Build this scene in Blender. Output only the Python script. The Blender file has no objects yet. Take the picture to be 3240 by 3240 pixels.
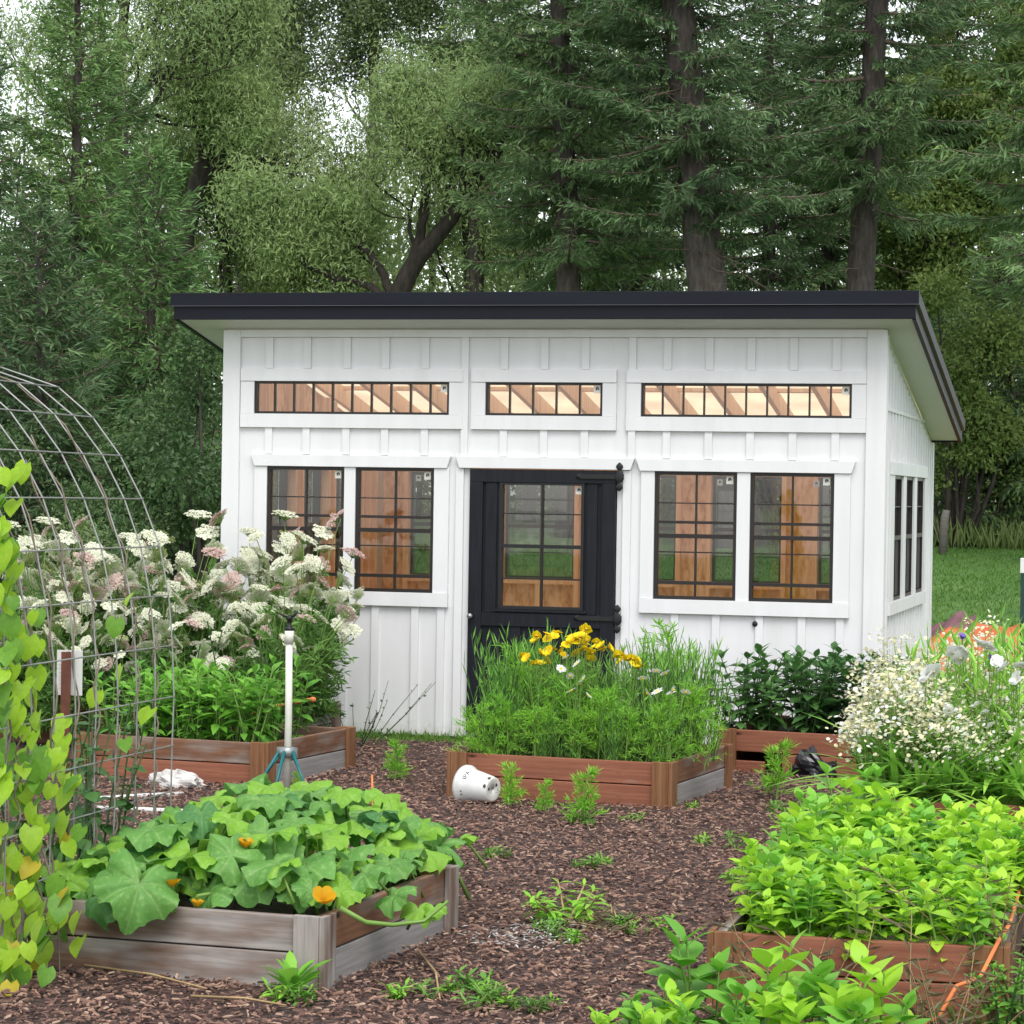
import bpy, math, random
import numpy as np
from mathutils import Vector, Matrix

R = math.radians
rnd = random.Random(7)
scene = bpy.context.scene
COL = scene.collection

# ------------------------------------------------------------------ camera, sky, sun, exposure
CAM = np.array([6.9144, -18.4439, 1.8017])
_yaw, _pit, _rol, _f = -0.2498, -0.0072, 0.0158, 8294.41 / 3240
_fw = np.array([math.sin(_yaw) * math.cos(_pit), math.cos(_yaw) * math.cos(_pit), math.sin(_pit)])
_r0 = np.array([math.cos(_yaw), -math.sin(_yaw), 0.0])
_u0 = np.cross(_r0, _fw)
_rt = math.cos(_rol) * _r0 + math.sin(_rol) * _u0
_up = -math.sin(_rol) * _r0 + math.cos(_rol) * _u0
cam_d = bpy.data.cameras.new('camera')
cam_d.sensor_width = 36
cam_d.lens = 36 * _f
cam_d.clip_end = 2000
cam = bpy.data.objects.new('camera', cam_d)
COL.objects.link(cam)
m = Matrix.Identity(4)
for k in range(3):
    m[k][0], m[k][1], m[k][2], m[k][3] = _rt[k], _up[k], -_fw[k], CAM[k]
cam.matrix_world = m
scene.camera = cam

SUN_EL, SUN_AZ = R(58), R(158)          # azimuth clockwise from +y
world = bpy.data.worlds.new('World')
scene.world = world
world.use_nodes = True
wn = world.node_tree
wn.nodes.clear()
sky = wn.nodes.new('ShaderNodeTexSky')
sky.sky_type = 'NISHITA'
sky.sun_disc = False
sky.sun_elevation = SUN_EL
sky.sun_rotation = SUN_AZ
sky.dust_density = 1.0
sky.air_density = 1.0
hs = wn.nodes.new('ShaderNodeHueSaturation')
hs.inputs['Saturation'].default_value = 0.22
bg = wn.nodes.new('ShaderNodeBackground')
bg.inputs['Strength'].default_value = 0.15
wo = wn.nodes.new('ShaderNodeOutputWorld')
wn.links.new(sky.outputs[0], hs.inputs['Color'])
wn.links.new(hs.outputs[0], bg.inputs['Color'])
wn.links.new(bg.outputs[0], wo.inputs['Surface'])

sun_d = bpy.data.lights.new('sun', 'SUN')
sun_d.energy = 1.35
sun_d.angle = R(40)
sun_d.color = (1.0, 0.96, 0.9)
sun = bpy.data.objects.new('sun', sun_d)
COL.objects.link(sun)
sd = Vector((math.sin(SUN_AZ) * math.cos(SUN_EL), math.cos(SUN_AZ) * math.cos(SUN_EL), math.sin(SUN_EL)))
sun.rotation_euler = sd.to_track_quat('Z', 'Y').to_euler()
sun.location = sd * 30

scene.view_settings.view_transform = 'Standard'
scene.view_settings.look = 'None'
scene.view_settings.gamma = 1.0
scene.view_settings.use_curve_mapping = False
scene.view_settings.exposure = 0.95
scene.render.engine = 'CYCLES'
scene.cycles.max_bounces = 8
scene.cycles.diffuse_bounces = 6
scene.cycles.transparent_max_bounces = 12


# surveyed spots: a point of the photograph (1932 px wide) met with a plane of the place
def ray(px, py):
    return _fw + (px / 1932 - .5) / _f * _rt - (py / 1932 - .5) / _f * _up


def at_y(px, py, y):
    d = ray(px, py)
    return CAM + d * ((y - CAM[1]) / d[1])


def at_z(px, py, z=0.0):
    d = ray(px, py)
    return CAM + d * ((z - CAM[2]) / d[2])


def ground_z(y):
    t = min(max((y - 6) / 30, 0), 1)
    return 1.1 * t * t * (3 - 2 * t)


# ------------------------------------------------------------------ mesh helpers
class MB:
    """collects shapes, then becomes ONE mesh object"""

    def __init__(self):
        self.V, self.F, self.M, self.S, self.n = [], [], [], [], 0

    def add(self, v, f, mi=0, smooth=False):
        v = np.asarray(v, float).reshape(-1, 3)
        f = np.asarray(f, int)
        self.V.append(v)
        self.F.append(f + self.n)
        self.M.append(np.full(len(f), mi, int))
        self.S.append(np.full(len(f), smooth, bool))
        self.n += len(v)
        return self

    def box(self, x0, x1, y0, y1, z0, z1, mi=0, mat=None):
        v = np.array([(x, y, z) for z in (z0, z1) for y in (y0, y1) for x in (x0, x1)], float)
        if mat is not None:
            v = v @ np.array(mat.to_3x3()).T + np.array(mat.translation)
        f = [(0, 2, 3, 1), (4, 5, 7, 6), (0, 1, 5, 4), (2, 6, 7, 3), (0, 4, 6, 2), (1, 3, 7, 5)]
        return self.add(v, f, mi)

    def tube(self, pts, rad, n=6, mi=0, smooth=True, cap=True):
        pts = np.asarray(pts, float)
        k = len(pts)
        rad = np.broadcast_to(np.asarray(rad, float), (k,))
        t = np.gradient(pts, axis=0)
        t /= np.linalg.norm(t, axis=1, keepdims=True) + 1e-9
        ref = np.array([0, 0, 1.0]) if abs(t[0][2]) < .9 else np.array([1.0, 0, 0])
        vs = []
        a = np.linspace(0, 2 * np.pi, n, endpoint=False)
        for i in range(k):
            s = np.cross(t[i], ref)
            s /= np.linalg.norm(s) + 1e-9
            b = np.cross(s, t[i])
            ref = b
            vs.append(pts[i] + rad[i] * (np.cos(a)[:, None] * s + np.sin(a)[:, None] * b))
        f = []
        for i in range(k - 1):
            for j in range(n):
                j2 = (j + 1) % n
                f.append((i * n + j, i * n + j2, (i + 1) * n + j2, (i + 1) * n + j))
        base = self.n
        self.add(np.concatenate(vs), f, mi, smooth)
        if cap:
            for i0, rev in ((0, True), ((k - 1) * n, False)):
                c = pts[0] if i0 == 0 else pts[-1]
                self.V.append(c[None])
                ci = self.n
                self.n += 1
                ff = [(ci, base + i0 + (j + 1) % n, base + i0 + j) if rev else (ci, base + i0 + j, base + i0 + (j + 1) % n) for j in range(n)]
                self.F.append(np.array(ff))
                self.M.append(np.full(n, mi, int))
                self.S.append(np.full(n, False, bool))
        return self

    def lathe(self, prof, n=20, mat=None, mi=0, smooth=True):
        a = np.linspace(0, 2 * np.pi, n, endpoint=False)
        vs = np.concatenate([np.stack([r * np.cos(a), r * np.sin(a), np.full(n, z)], 1) for r, z in prof])
        if mat is not None:
            vs = vs @ np.array(mat.to_3x3()).T + np.array(mat.translation)
        f = [(i * n + j, i * n + (j + 1) % n, (i + 1) * n + (j + 1) % n, (i + 1) * n + j) for i in range(len(prof) - 1) for j in range(n)]
        return self.add(vs, f, mi, smooth)

    def sticks(self, p0, p1, r0, r1, mi=0):
        """many thin three-sided sticks at once"""
        p0, p1 = np.asarray(p0, float), np.asarray(p1, float)
        N = len(p0)
        if N == 0:
            return self
        r0 = np.broadcast_to(np.asarray(r0, float), (N,))
        r1 = np.broadcast_to(np.asarray(r1, float), (N,))
        d = p1 - p0
        d /= np.linalg.norm(d, axis=1, keepdims=True) + 1e-9
        ref = np.where(np.abs(d[:, 2:3]) < .9, np.array([[0, 0, 1.0]]), np.array([[1.0, 0, 0]]))
        s = np.cross(d, ref)
        s /= np.linalg.norm(s, axis=1, keepdims=True) + 1e-9
        b = np.cross(s, d)
        v = np.empty((N, 6, 3))
        for k in range(3):
            a = k * 2 * np.pi / 3
            o = np.cos(a) * s + np.sin(a) * b
            v[:, k] = p0 + o * r0[:, None]
            v[:, 3 + k] = p1 + o * r1[:, None]
        tf = np.array([(0, 1, 4, 3), (1, 2, 5, 4), (2, 0, 3, 5)])
        f = (np.arange(N)[:, None, None] * 6 + tf[None]).reshape(-1, 4)
        return self.add(v, f, mi, True)

    def inst(self, tv, tf, P, RX, mi=0, smooth=True):
        """template verts/faces placed at P with 3x3 matrices RX (columns = axes)"""
        tv = np.asarray(tv, float)
        tf = np.asarray(tf, int)
        N = len(P)
        if N == 0:
            return self
        v = np.einsum('nij,kj->nki', RX, tv) + np.asarray(P)[:, None, :]
        f = (np.arange(N)[:, None, None] * len(tv) + tf[None]).reshape(-1, tf.shape[1])
        return self.add(v, f, mi, smooth)

    def cards(self, P, D, L, Wd, rng, up=0.7, fold=.25, mi=0):
        """leaf-sized folded diamonds along directions D, faces turned towards the sky by `up`"""
        P, D = np.asarray(P, float), np.asarray(D, float)
        N = len(P)
        if N == 0:
            return self
        D = D / (np.linalg.norm(D, axis=1, keepdims=True) + 1e-9)
        n = rng.normal(size=(N, 3)) * (1 - up)
        n[:, 2] += up
        S = np.cross(D, n)
        S /= np.linalg.norm(S, axis=1, keepdims=True) + 1e-9
        U = np.cross(S, D)
        L = np.broadcast_to(np.asarray(L, float), (N,))[:, None]
        Wd = np.broadcast_to(np.asarray(Wd, float), (N,))[:, None]
        v = np.empty((N, 4, 3))
        v[:, 0] = P
        v[:, 1] = P + D * L * .45 + S * Wd * .5 + U * Wd * fold
        v[:, 2] = P + D * L
        v[:, 3] = P + D * L * .45 - S * Wd * .5 + U * Wd * fold
        f = (np.arange(N)[:, None, None] * 4 + np.array([(0, 1, 2), (0, 2, 3)])[None]).reshape(-1, 3)
        return self.add(v, f, mi, False)

    def mesh(self, name, mats):
        me = bpy.data.meshes.new(name)
        if self.n:
            V = np.concatenate(self.V)
            me.vertices.add(len(V))
            me.vertices.foreach_set('co', V.astype(np.float32).ravel())
            loops = np.concatenate([f.ravel() for f in self.F])
            sizes = np.concatenate([np.full(len(f), f.shape[1]) for f in self.F if len(f)])
            starts = np.concatenate([[0], np.cumsum(sizes)[:-1]])
            me.loops.add(len(loops))
            me.loops.foreach_set('vertex_index', loops.astype(np.int32))
            me.polygons.add(len(sizes))
            me.polygons.foreach_set('loop_start', starts.astype(np.int32))
            me.polygons.foreach_set('material_index', np.concatenate(self.M).astype(np.int32))
            me.polygons.foreach_set('use_smooth', np.concatenate(self.S))
            me.update(calc_edges=True)
            me.validate()
        for mm in (mats if isinstance(mats, (list, tuple)) else [mats]):
            me.materials.append(mm)
        return me

    def build(self, name, mats, parent=None, loc=None, bevel=0):
        o = bpy.data.objects.new(name, self.mesh(name, mats))
        COL.objects.link(o)
        if parent is not None:
            o.parent = parent
        if loc is not None:
            o.location = loc
        if bevel:
            b = o.modifiers.new('bevel', 'BEVEL')
            b.width = bevel
            b.segments = 2
            b.limit_method = 'ANGLE'
        return o


def tag(o, label, cat, group=None):
    o['label'] = label
    o['category'] = cat
    if group:
        o['group'] = group
    return o


def thing(name, loc, label, cat, group=None, rz=0.0):
    o = bpy.data.objects.new(name, None)
    o.empty_display_size = .1
    COL.objects.link(o)
    o.location = loc
    o.rotation_euler = (0, 0, rz)
    return tag(o, label, cat, group)


def part(name, mesh, parent, loc=(0, 0, 0), rot=(0, 0, 0), sc=1.0):
    o = bpy.data.objects.new(name, mesh)
    COL.objects.link(o)
    o.parent = parent
    o.location = loc
    o.rotation_euler = rot
    o.scale = (sc, sc, sc) if not isinstance(sc, tuple) else sc
    return o


def copy_tree(o, parent=None):
    c = o.copy()
    COL.objects.link(c)
    if parent is not None:
        c.parent = parent
    for ch in list(o.children):
        copy_tree(ch, c)
    return c


def place(protos, spots, label, group, rng, smin=.85, smax=1.15, first_used=None, turn=3.1416):
    """put copies of prototype things at spots (x, y, z); the prototypes themselves are used first"""
    used = set() if first_used is None else first_used
    out = []
    for i, s in enumerate(spots):
        k = i % len(protos)
        if k in used:
            o = copy_tree(protos[k])
        else:
            o = protos[k]
            used.add(k)
        o.location = s[:3]
        o.rotation_euler = (0, 0, rng.uniform(-turn, turn))
        q = rng.uniform(smin, smax) * (s[3] if len(s) > 3 else 1)
        o.scale = (q, q, q)
        o['label'] = label
        o['group'] = group
        out.append(o)
    return out


def basis(D, n):
    """3x3 matrices: y axis = D, z near n"""
    D = D / np.linalg.norm(D, axis=1, keepdims=True)
    X = np.cross(D, n)
    X /= np.linalg.norm(X, axis=1, keepdims=True) + 1e-9
    Z = np.cross(X, D)
    return np.stack([X, D, Z], axis=2)


# ------------------------------------------------------------------ materials
def new_mat(name):
    mt = bpy.data.materials.new(name)
    mt.use_nodes = True
    nt = mt.node_tree
    nt.nodes.clear()
    out = nt.nodes.new('ShaderNodeOutputMaterial')
    return mt, nt, out


def nd(nt, kind, **kw):
    n = nt.nodes.new(kind)
    for k, v in kw.items():
        if k in n.inputs:
            n.inputs[k].default_value = v
        else:
            setattr(n, k, v)
    return n


def c4(c):
    return (c[0], c[1], c[2], 1.0)


def ramp(nt, stops, fac=None):
    r = nt.nodes.new('ShaderNodeValToRGB')
    el = r.color_ramp.elements
    while len(el) < len(stops):
        el.new(.5)
    for e, (p, c) in zip(el, stops):
        e.position = p
        e.color = c4(c) if len(c) == 3 else c
    if fac is not None:
        nt.links.new(fac, r.inputs['Fac'])
    return r


def noise(nt, scale, detail=4, vec=None, stretch=None, rough=.55, coord='Object'):
    tc = nt.nodes.new('ShaderNodeTexCoord')
    v = tc.outputs[coord]
    if stretch is not None:
        mp = nt.nodes.new('ShaderNodeMapping')
        mp.inputs['Scale'].default_value = stretch
        nt.links.new(v, mp.inputs['Vector'])
        v = mp.outputs[0]
    n = nt.nodes.new('ShaderNodeTexNoise')
    n.inputs['Scale'].default_value = scale
    n.inputs['Detail'].default_value = detail
    n.inputs['Roughness'].default_value = rough
    nt.links.new(v, n.inputs['Vector'])
    return n


def bump(nt, h, strength=.3, dist=.01):
    b = nt.nodes.new('ShaderNodeBump')
    b.inputs['Strength'].default_value = strength
    b.inputs['Distance'].default_value = dist
    nt.links.new(h, b.inputs['Height'])
    return b


def surf(name, stops, scale=8, rough=.6, stretch=None, detail=5, bump_s=.2, bump_d=.004, spec=.4, coord='Object', metal=0.0):
    """general opaque surface: colour ramp over noise, bump from the same noise"""
    mt, nt, out = new_mat(name)
    n = noise(nt, scale, detail, stretch=stretch, coord=coord)
    r = ramp(nt, stops, n.outputs['Fac'])
    p = nd(nt, 'ShaderNodeBsdfPrincipled', Roughness=rough, Metallic=metal)
    p.inputs['Specular IOR Level'].default_value = spec
    nt.links.new(r.outputs[0], p.inputs['Base Color'])
    if bump_s:
        b = bump(nt, n.outputs['Fac'], bump_s, bump_d)
        nt.links.new(b.outputs[0], p.inputs['Normal'])
    nt.links.new(p.outputs[0], out.inputs['Surface'])
    return mt


def leaf(name, ca, cb, trans=.35, rough=.5, nscale=.6, spec=.3, cc=None, vein=None):
    """leaf tissue: per-leaf and per-clump tint of the plant itself, part of the light passes through"""
    mt, nt, out = new_mat(name)
    geo = nt.nodes.new('ShaderNodeNewGeometry')
    n = noise(nt, nscale, 3)
    mx = nd(nt, 'ShaderNodeMath', operation='MULTIPLY_ADD')
    nt.links.new(geo.outputs['Random Per Island'], mx.inputs[0])
    mx.inputs[1].default_value = .42
    sc = nd(nt, 'ShaderNodeMath', operation='MULTIPLY_ADD')
    nt.links.new(n.outputs['Fac'], sc.inputs[0])
    sc.inputs[1].default_value = 1.2
    sc.inputs[2].default_value = -.50
    oi = nt.nodes.new('ShaderNodeObjectInfo')
    oa = nd(nt, 'ShaderNodeMath', operation='MULTIPLY_ADD')
    nt.links.new(oi.outputs['Random'], oa.inputs[0])
    oa.inputs[1].default_value = .34
    nt.links.new(sc.outputs[0], oa.inputs[2])
    nt.links.new(oa.outputs[0], mx.inputs[2])
    st = [(0.05, ca), (.95, cb)] if cc is None else [(0.05, ca), (.8, cb), (.99, cc)]
    r = ramp(nt, st, mx.outputs[0])
    colr = r.outputs[0]
    if vein is not None:
        tc = nt.nodes.new('ShaderNodeTexCoord')
        sx = nt.nodes.new('ShaderNodeSeparateXYZ')
        nt.links.new(tc.outputs['Object'], sx.inputs[0])
        an = nd(nt, 'ShaderNodeMath', operation='ARCTAN2')
        nt.links.new(sx.outputs['X'], an.inputs[0])
        nt.links.new(sx.outputs['Y'], an.inputs[1])
        fr = nd(nt, 'ShaderNodeMath', operation='PINGPONG')
        nt.links.new(an.outputs[0], fr.inputs[0])
        fr.inputs[1].default_value = math.pi / 7
        ln = nd(nt, 'ShaderNodeVectorMath', operation='LENGTH')
        nt.links.new(tc.outputs['Object'], ln.inputs[0])
        ml = nd(nt, 'ShaderNodeMath', operation='MULTIPLY')
        nt.links.new(fr.outputs[0], ml.inputs[0])
        nt.links.new(ln.outputs['Value'], ml.inputs[1])
        vr = ramp(nt, [(0.0, (.45, .45, .45)), (.005, (0, 0, 0))], ml.outputs[0])
        mixv = nd(nt, 'ShaderNodeMix', data_type='RGBA')
        nt.links.new(vr.outputs[0], mixv.inputs[0])
        nt.links.new(colr, mixv.inputs[6])
        mixv.inputs[7].default_value = c4(vein)
        mo_ = noise(nt, 55, 4)
        mr_ = ramp(nt, [(.52, (0, 0, 0)), (.72, (.55, .55, .55))], mo_.outputs['Fac'])
        mm_ = nd(nt, 'ShaderNodeMix', data_type='RGBA')
        nt.links.new(mr_.outputs[0], mm_.inputs[0])
        nt.links.new(mixv.outputs[2], mm_.inputs[6])
        mm_.inputs[7].default_value = c4(vein)
        colr = mm_.outputs[2]
        vb_ = bump(nt, mo_.outputs['Fac'], .5, .006)
    p = nd(nt, 'ShaderNodeBsdfPrincipled', Roughness=rough)
    p.inputs['Specular IOR Level'].default_value = spec
    t = nt.nodes.new('ShaderNodeBsdfTranslucent')
    mixs = nt.nodes.new('ShaderNodeMixShader')
    mixs.inputs[0].default_value = trans
    if vein is not None:
        nt.links.new(vb_.outputs[0], p.inputs['Normal'])
    nt.links.new(colr, p.inputs['Base Color'])
    nt.links.new(colr, t.inputs['Color'])
    nt.links.new(p.outputs[0], mixs.inputs[1])
    nt.links.new(t.outputs[0], mixs.inputs[2])
    nt.links.new(mixs.outputs[0], out.inputs['Surface'])
    return mt


def plain(name, c, rough=.5, spec=.4, metal=0.0):
    return surf(name, [(.3, tuple(x * .85 for x in c)), (.7, c)], 14, rough, bump_s=.08, bump_d=.002, spec=spec, metal=metal)


def glass_mat(name, tint=(.88, .9, .89), gloss=.11):
    mt, nt, out = new_mat(name)
    t = nt.nodes.new('ShaderNodeBsdfTransparent')
    t.inputs['Color'].default_value = c4(tint)
    g = nd(nt, 'ShaderNodeBsdfGlossy', Roughness=.02)
    fr = nd(nt, 'ShaderNodeFresnel', IOR=1.5)
    n = noise(nt, 1.6, 2)
    b = bump(nt, n.outputs['Fac'], .03, .02)
    nt.links.new(b.outputs[0], g.inputs['Normal'])
    ad = nd(nt, 'ShaderNodeMath', operation='ADD')
    nt.links.new(fr.outputs[0], ad.inputs[0])
    ad.inputs[1].default_value = gloss - .04
    mx = nt.nodes.new('ShaderNodeMixShader')
    nt.links.new(ad.outputs[0], mx.inputs[0])
    nt.links.new(t.outputs[0], mx.inputs[1])
    nt.links.new(g.outputs[0], mx.inputs[2])
    nt.links.new(mx.outputs[0], out.inputs['Surface'])
    return mt


def wood_mat(name, dark, mid, light, grey=None, grey_amt=.0, scale=3.0):
    """lumber with grain along local x, knots and weathered patches"""
    mt, nt, out = new_mat(name)
    g = noise(nt, scale, 6, stretch=(.7, 14, 14), rough=.65)
    big = noise(nt, 2.2, 3, stretch=(.8, 3, 3))
    r = ramp(nt, [(.25, dark), (.5, mid), (.75, light)], g.outputs['Fac'])
    col = r.outputs[0]
    tc = nt.nodes.new('ShaderNodeTexCoord')
    vo = nd(nt, 'ShaderNodeTexVoronoi', Scale=3.2)
    mp = nt.nodes.new('ShaderNodeMapping')
    mp.inputs['Scale'].default_value = (.9, 2.4, 2.4)
    nt.links.new(tc.outputs['Object'], mp.inputs['Vector'])
    nt.links.new(mp.outputs[0], vo.inputs['Vector'])
    kr = ramp(nt, [(.03, (1, 1, 1)), (.11, (0, 0, 0))], vo.outputs['Distance'])
    kx = nd(nt, 'ShaderNodeMix', data_type='RGBA')
    nt.links.new(kr.outputs[0], kx.inputs[0])
    nt.links.new(col, kx.inputs[6])
    kx.inputs[7].default_value = c4(tuple(x * .35 for x in dark))
    col = kx.outputs[2]
    if grey is not None:
        gr = ramp(nt, [(max(.02, .62 - grey_amt * .6), (0, 0, 0)), (max(.1, .78 - grey_amt * .6), (1, 1, 1))], big.outputs['Fac'])
        g2 = ramp(nt, [(.3, tuple(x * .55 for x in grey)), (.65, grey)], g.outputs['Fac'])
        mx = nd(nt, 'ShaderNodeMix', data_type='RGBA')
        nt.links.new(gr.outputs[0], mx.inputs[0])
        nt.links.new(col, mx.inputs[6])
        nt.links.new(g2.outputs[0], mx.inputs[7])
        col = mx.outputs[2]
    p = nd(nt, 'ShaderNodeBsdfPrincipled', Roughness=.72)
    p.inputs['Specular IOR Level'].default_value = .25
    nt.links.new(col, p.inputs['Base Color'])
    b = bump(nt, g.outputs['Fac'], .35, .006)
    nt.links.new(b.outputs[0], p.inputs['Normal'])
    nt.links.new(p.outputs[0], out.inputs['Surface'])
    return mt


M = {}


def siding_mat():
    """white paint: faint tone changes, grain, and mud splashed up from the ground"""
    mt, nt, out = new_mat('white_siding')
    n = noise(nt, 2.2, 5, stretch=(3, 3, .5))
    r = ramp(nt, [(.3, (.655, .655, .663)), (.7, (.715, .717, .727))], n.outputs['Fac'])
    tc = nt.nodes.new('ShaderNodeTexCoord')
    sx = nt.nodes.new('ShaderNodeSeparateXYZ')
    nt.links.new(tc.outputs['Object'], sx.inputs[0])
    sp_ = noise(nt, 16, 6, rough=.7)
    a = nd(nt, 'ShaderNodeMath', operation='MULTIPLY_ADD')
    nt.links.new(sx.outputs['Z'], a.inputs[0])
    a.inputs[1].default_value = -2.3
    nt.links.new(sp_.outputs['Fac'], a.inputs[2])
    mr = ramp(nt, [(.22, (0, 0, 0)), (.62, (.6, .6, .6))], a.outputs[0])
    st = noise(nt, 1.1, 6, stretch=(5, 5, .35), rough=.7)
    sr = ramp(nt, [(.54, (0, 0, 0)), (.8, (.3, .3, .3))], st.outputs['Fac'])
    m1 = nd(nt, 'ShaderNodeMix', data_type='RGBA')
    nt.links.new(sr.outputs[0], m1.inputs[0])
    nt.links.new(r.outputs[0], m1.inputs[6])
    m1.inputs[7].default_value = (.5, .49, .45, 1)
    m2 = nd(nt, 'ShaderNodeMix', data_type='RGBA')
    nt.links.new(mr.outputs[0], m2.inputs[0])
    nt.links.new(m1.outputs[2], m2.inputs[6])
    m2.inputs[7].default_value = (.40, .36, .31, 1)
    p = nd(nt, 'ShaderNodeBsdfPrincipled', Roughness=.5)
    p.inputs['Specular IOR Level'].default_value = .35
    nt.links.new(m2.outputs[2], p.inputs['Base Color'])
    g_ = noise(nt, 5, 6, stretch=(14, 14, .8))
    b = bump(nt, g_.outputs['Fac'], .12, .003)
    nt.links.new(b.outputs[0], p.inputs['Normal'])
    nt.links.new(p.outputs[0], out.inputs['Surface'])
    return mt


M['white'] = siding_mat()
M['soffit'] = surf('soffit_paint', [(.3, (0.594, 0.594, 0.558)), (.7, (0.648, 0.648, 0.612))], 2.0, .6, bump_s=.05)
M['black'] = surf('black_paint', [(.3, (0.007, 0.008, 0.011)), (.7, (0.014, 0.015, 0.021))], 5, .5, stretch=(9, 9, .8), bump_s=.25, bump_d=.004, spec=.2)
M['black_metal'] = surf('black_metal', [(.3, (0.006, 0.007, 0.012)), (.7, (0.008, 0.010, 0.017))], 3, .5, stretch=(.4, 4, 4), bump_s=.05, spec=.18)
M['drip'] = plain('drip_edge_metal', (.16, .16, .19), .5)
M['frame'] = plain('window_frame_bronze', (.018, .014, .013), .4)
M['iron'] = plain('black_iron', (.01, .01, .011), .5)
M['glass'] = glass_mat('window_glass')
M['glass_b'] = glass_mat('dull_window_glass', (.52, .54, .53), .10)
M['screen'] = surf('insect_screen', [(.3, (.03, .03, .033)), (.7, (.045, .045, .05))], 60, .8, bump_s=.1)
M['sticker'] = plain('sticker_paper', (.68, .66, .6), .6)
M['ink'] = plain('ink', (.05, .05, .055), .6)
M['ink_teal'] = plain('ink_teal', (.3, .5, .5), .6)
M['stud'] = surf('pine_stud', [(.3, (0.725, 0.469, 0.277)), (.5, (0.843, 0.612, 0.422)), (.7, (0.892, 0.714, 0.568))], 4, .65, stretch=(8, 8, .45), detail=5, bump_s=.15)
M['osb'] = surf('strand_board', [(.32, (0.568, 0.326, 0.158)), (.48, (0.804, 0.551, 0.343)), (.62, (0.892, 0.704, 0.528))], 22, .7, stretch=(1, 1, .4), detail=3, bump_s=.2)
M['ply'] = surf('floor_board', [(.3, (0.575, 0.414, 0.253)), (.7, (0.736, 0.552, 0.368))], 5, .7)
M['cedar'] = wood_mat('cedar_red', (0.139, 0.050, 0.030), (0.248, 0.094, 0.055), (0.327, 0.139, 0.080), (0.297, 0.248, 0.218), .08)
M['cedar_b'] = wood_mat('cedar_brown', (0.090, 0.040, 0.025), (0.170, 0.081, 0.045), (0.251, 0.125, 0.072), (0.269, 0.233, 0.206), .25)
M['cedar_g'] = wood_mat('cedar_weathered', (.08, .042, .028), (.15, .088, .06), (.2, .13, .095), (.36, .325, .305), .36)
M['cedar_w'] = wood_mat('cedar_bleached', (0.144, 0.108, 0.094), (0.216, 0.173, 0.151), (0.259, 0.216, 0.194), (0.331, 0.310, 0.302), .95)
M['cedar_p'] = wood_mat('cedar_post', (0.115, 0.050, 0.022), (0.202, 0.094, 0.043), (0.259, 0.137, 0.072))
M['grey_wood'] = wood_mat('grey_wood', (0.075, 0.068, 0.060), (0.150, 0.135, 0.120), (0.225, 0.210, 0.188))
M['soil'] = surf('soil', [(.3, (.02, .014, .01)), (.7, (.06, .04, .03))], 30, .9, bump_s=.8, bump_d=.02)
M['bark'] = surf('spruce_bark', [(.3, (0.042, 0.034, 0.030)), (.55, (0.084, 0.070, 0.063)), (.75, (0.129, 0.112, 0.101))], 7, .9, stretch=(2.2, 2.2, .5), bump_s=.9, bump_d=.03)
M['bark_d'] = surf('dark_bark', [(.3, (.022, .018, .015)), (.7, (.065, .053, .044))], 7, .9, stretch=(2, 2, .5), bump_s=.8, bump_d=.03)
M['bark_p'] = surf('pale_bark', [(.3, (.16, .14, .12)), (.7, (.34, .32, .28))], 5, .85, stretch=(1, 1, .6), bump_s=.4)
M['twig'] = surf('dead_twig', [(.3, (.09, .065, .05)), (.7, (.2, .15, .12))], 9, .9, bump_s=0)
M['spruce'] = leaf('spruce_needles', (0.062, 0.116, 0.055), (0.156, 0.257, 0.096), .15, .55, .45, cc=(0.270, 0.406, 0.116))
M['spruce_l'] = leaf('spruce_needles_light', (0.085, 0.173, 0.065), (0.195, 0.328, 0.098), .18, .55, .5, cc=(0.326, 0.491, 0.117))
M['willow'] = leaf('willow_leaf', (0.210, 0.317, 0.114), (0.407, 0.534, 0.227), .45, .5, .35, cc=(0.518, 0.550, 0.249))
M['aspen'] = leaf('aspen_leaf', (0.108, 0.168, 0.075), (0.257, 0.336, 0.138), .35, .5, .4)
M['ash'] = leaf('broad_leaf', (0.111, 0.190, 0.053), (0.248, 0.325, 0.085), .4, .45, .35, cc=(0.373, 0.403, 0.106))
M['shrub'] = leaf('shrub_leaf', (0.048, 0.101, 0.036), (0.124, 0.194, 0.066), .3, .42, .6)
M['woods'] = leaf('far_leaf', (0.146, 0.220, 0.096), (0.326, 0.423, 0.164), .4, .6, .25, cc=(0.489, 0.506, 0.195))
M['grass'] = leaf('grass_blade', (0.058, 0.147, 0.024), (0.147, 0.273, 0.048), .35, .5, .8)
M['meadow'] = leaf('meadow_blade', (.12, .2, .05), (.28, .34, .12), .35, .6, .8)
M['lime'] = leaf('lime_leaf', (0.253, 0.542, 0.038), (0.505, 0.784, 0.064), .40, .42, 1.6, cc=(0.712, 0.893, 0.102))
M['zinnia'] = leaf('zinnia_leaf', (0.156, 0.423, 0.048), (0.312, 0.628, 0.082), .38, .4, 2.5)
M['mid'] = leaf('mid_leaf', (0.096, 0.300, 0.042), (0.256, 0.540, 0.070), .35, .42, 2.0)
M['dahlia'] = leaf('dark_leaf', (0.045, 0.128, 0.035), (0.112, 0.255, 0.063), .28, .42, 3)
M['squash'] = leaf('squash_leaf', (0.100, 0.283, 0.058), (0.187, 0.406, 0.089), .36, .48, 9, vein=(0.351, 0.553, 0.190))
M['squash_y'] = leaf('squash_leaf_young', (0.183, 0.421, 0.034), (0.298, 0.561, 0.067), .40, .45, 9, vein=(0.411, 0.642, 0.168))
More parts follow.
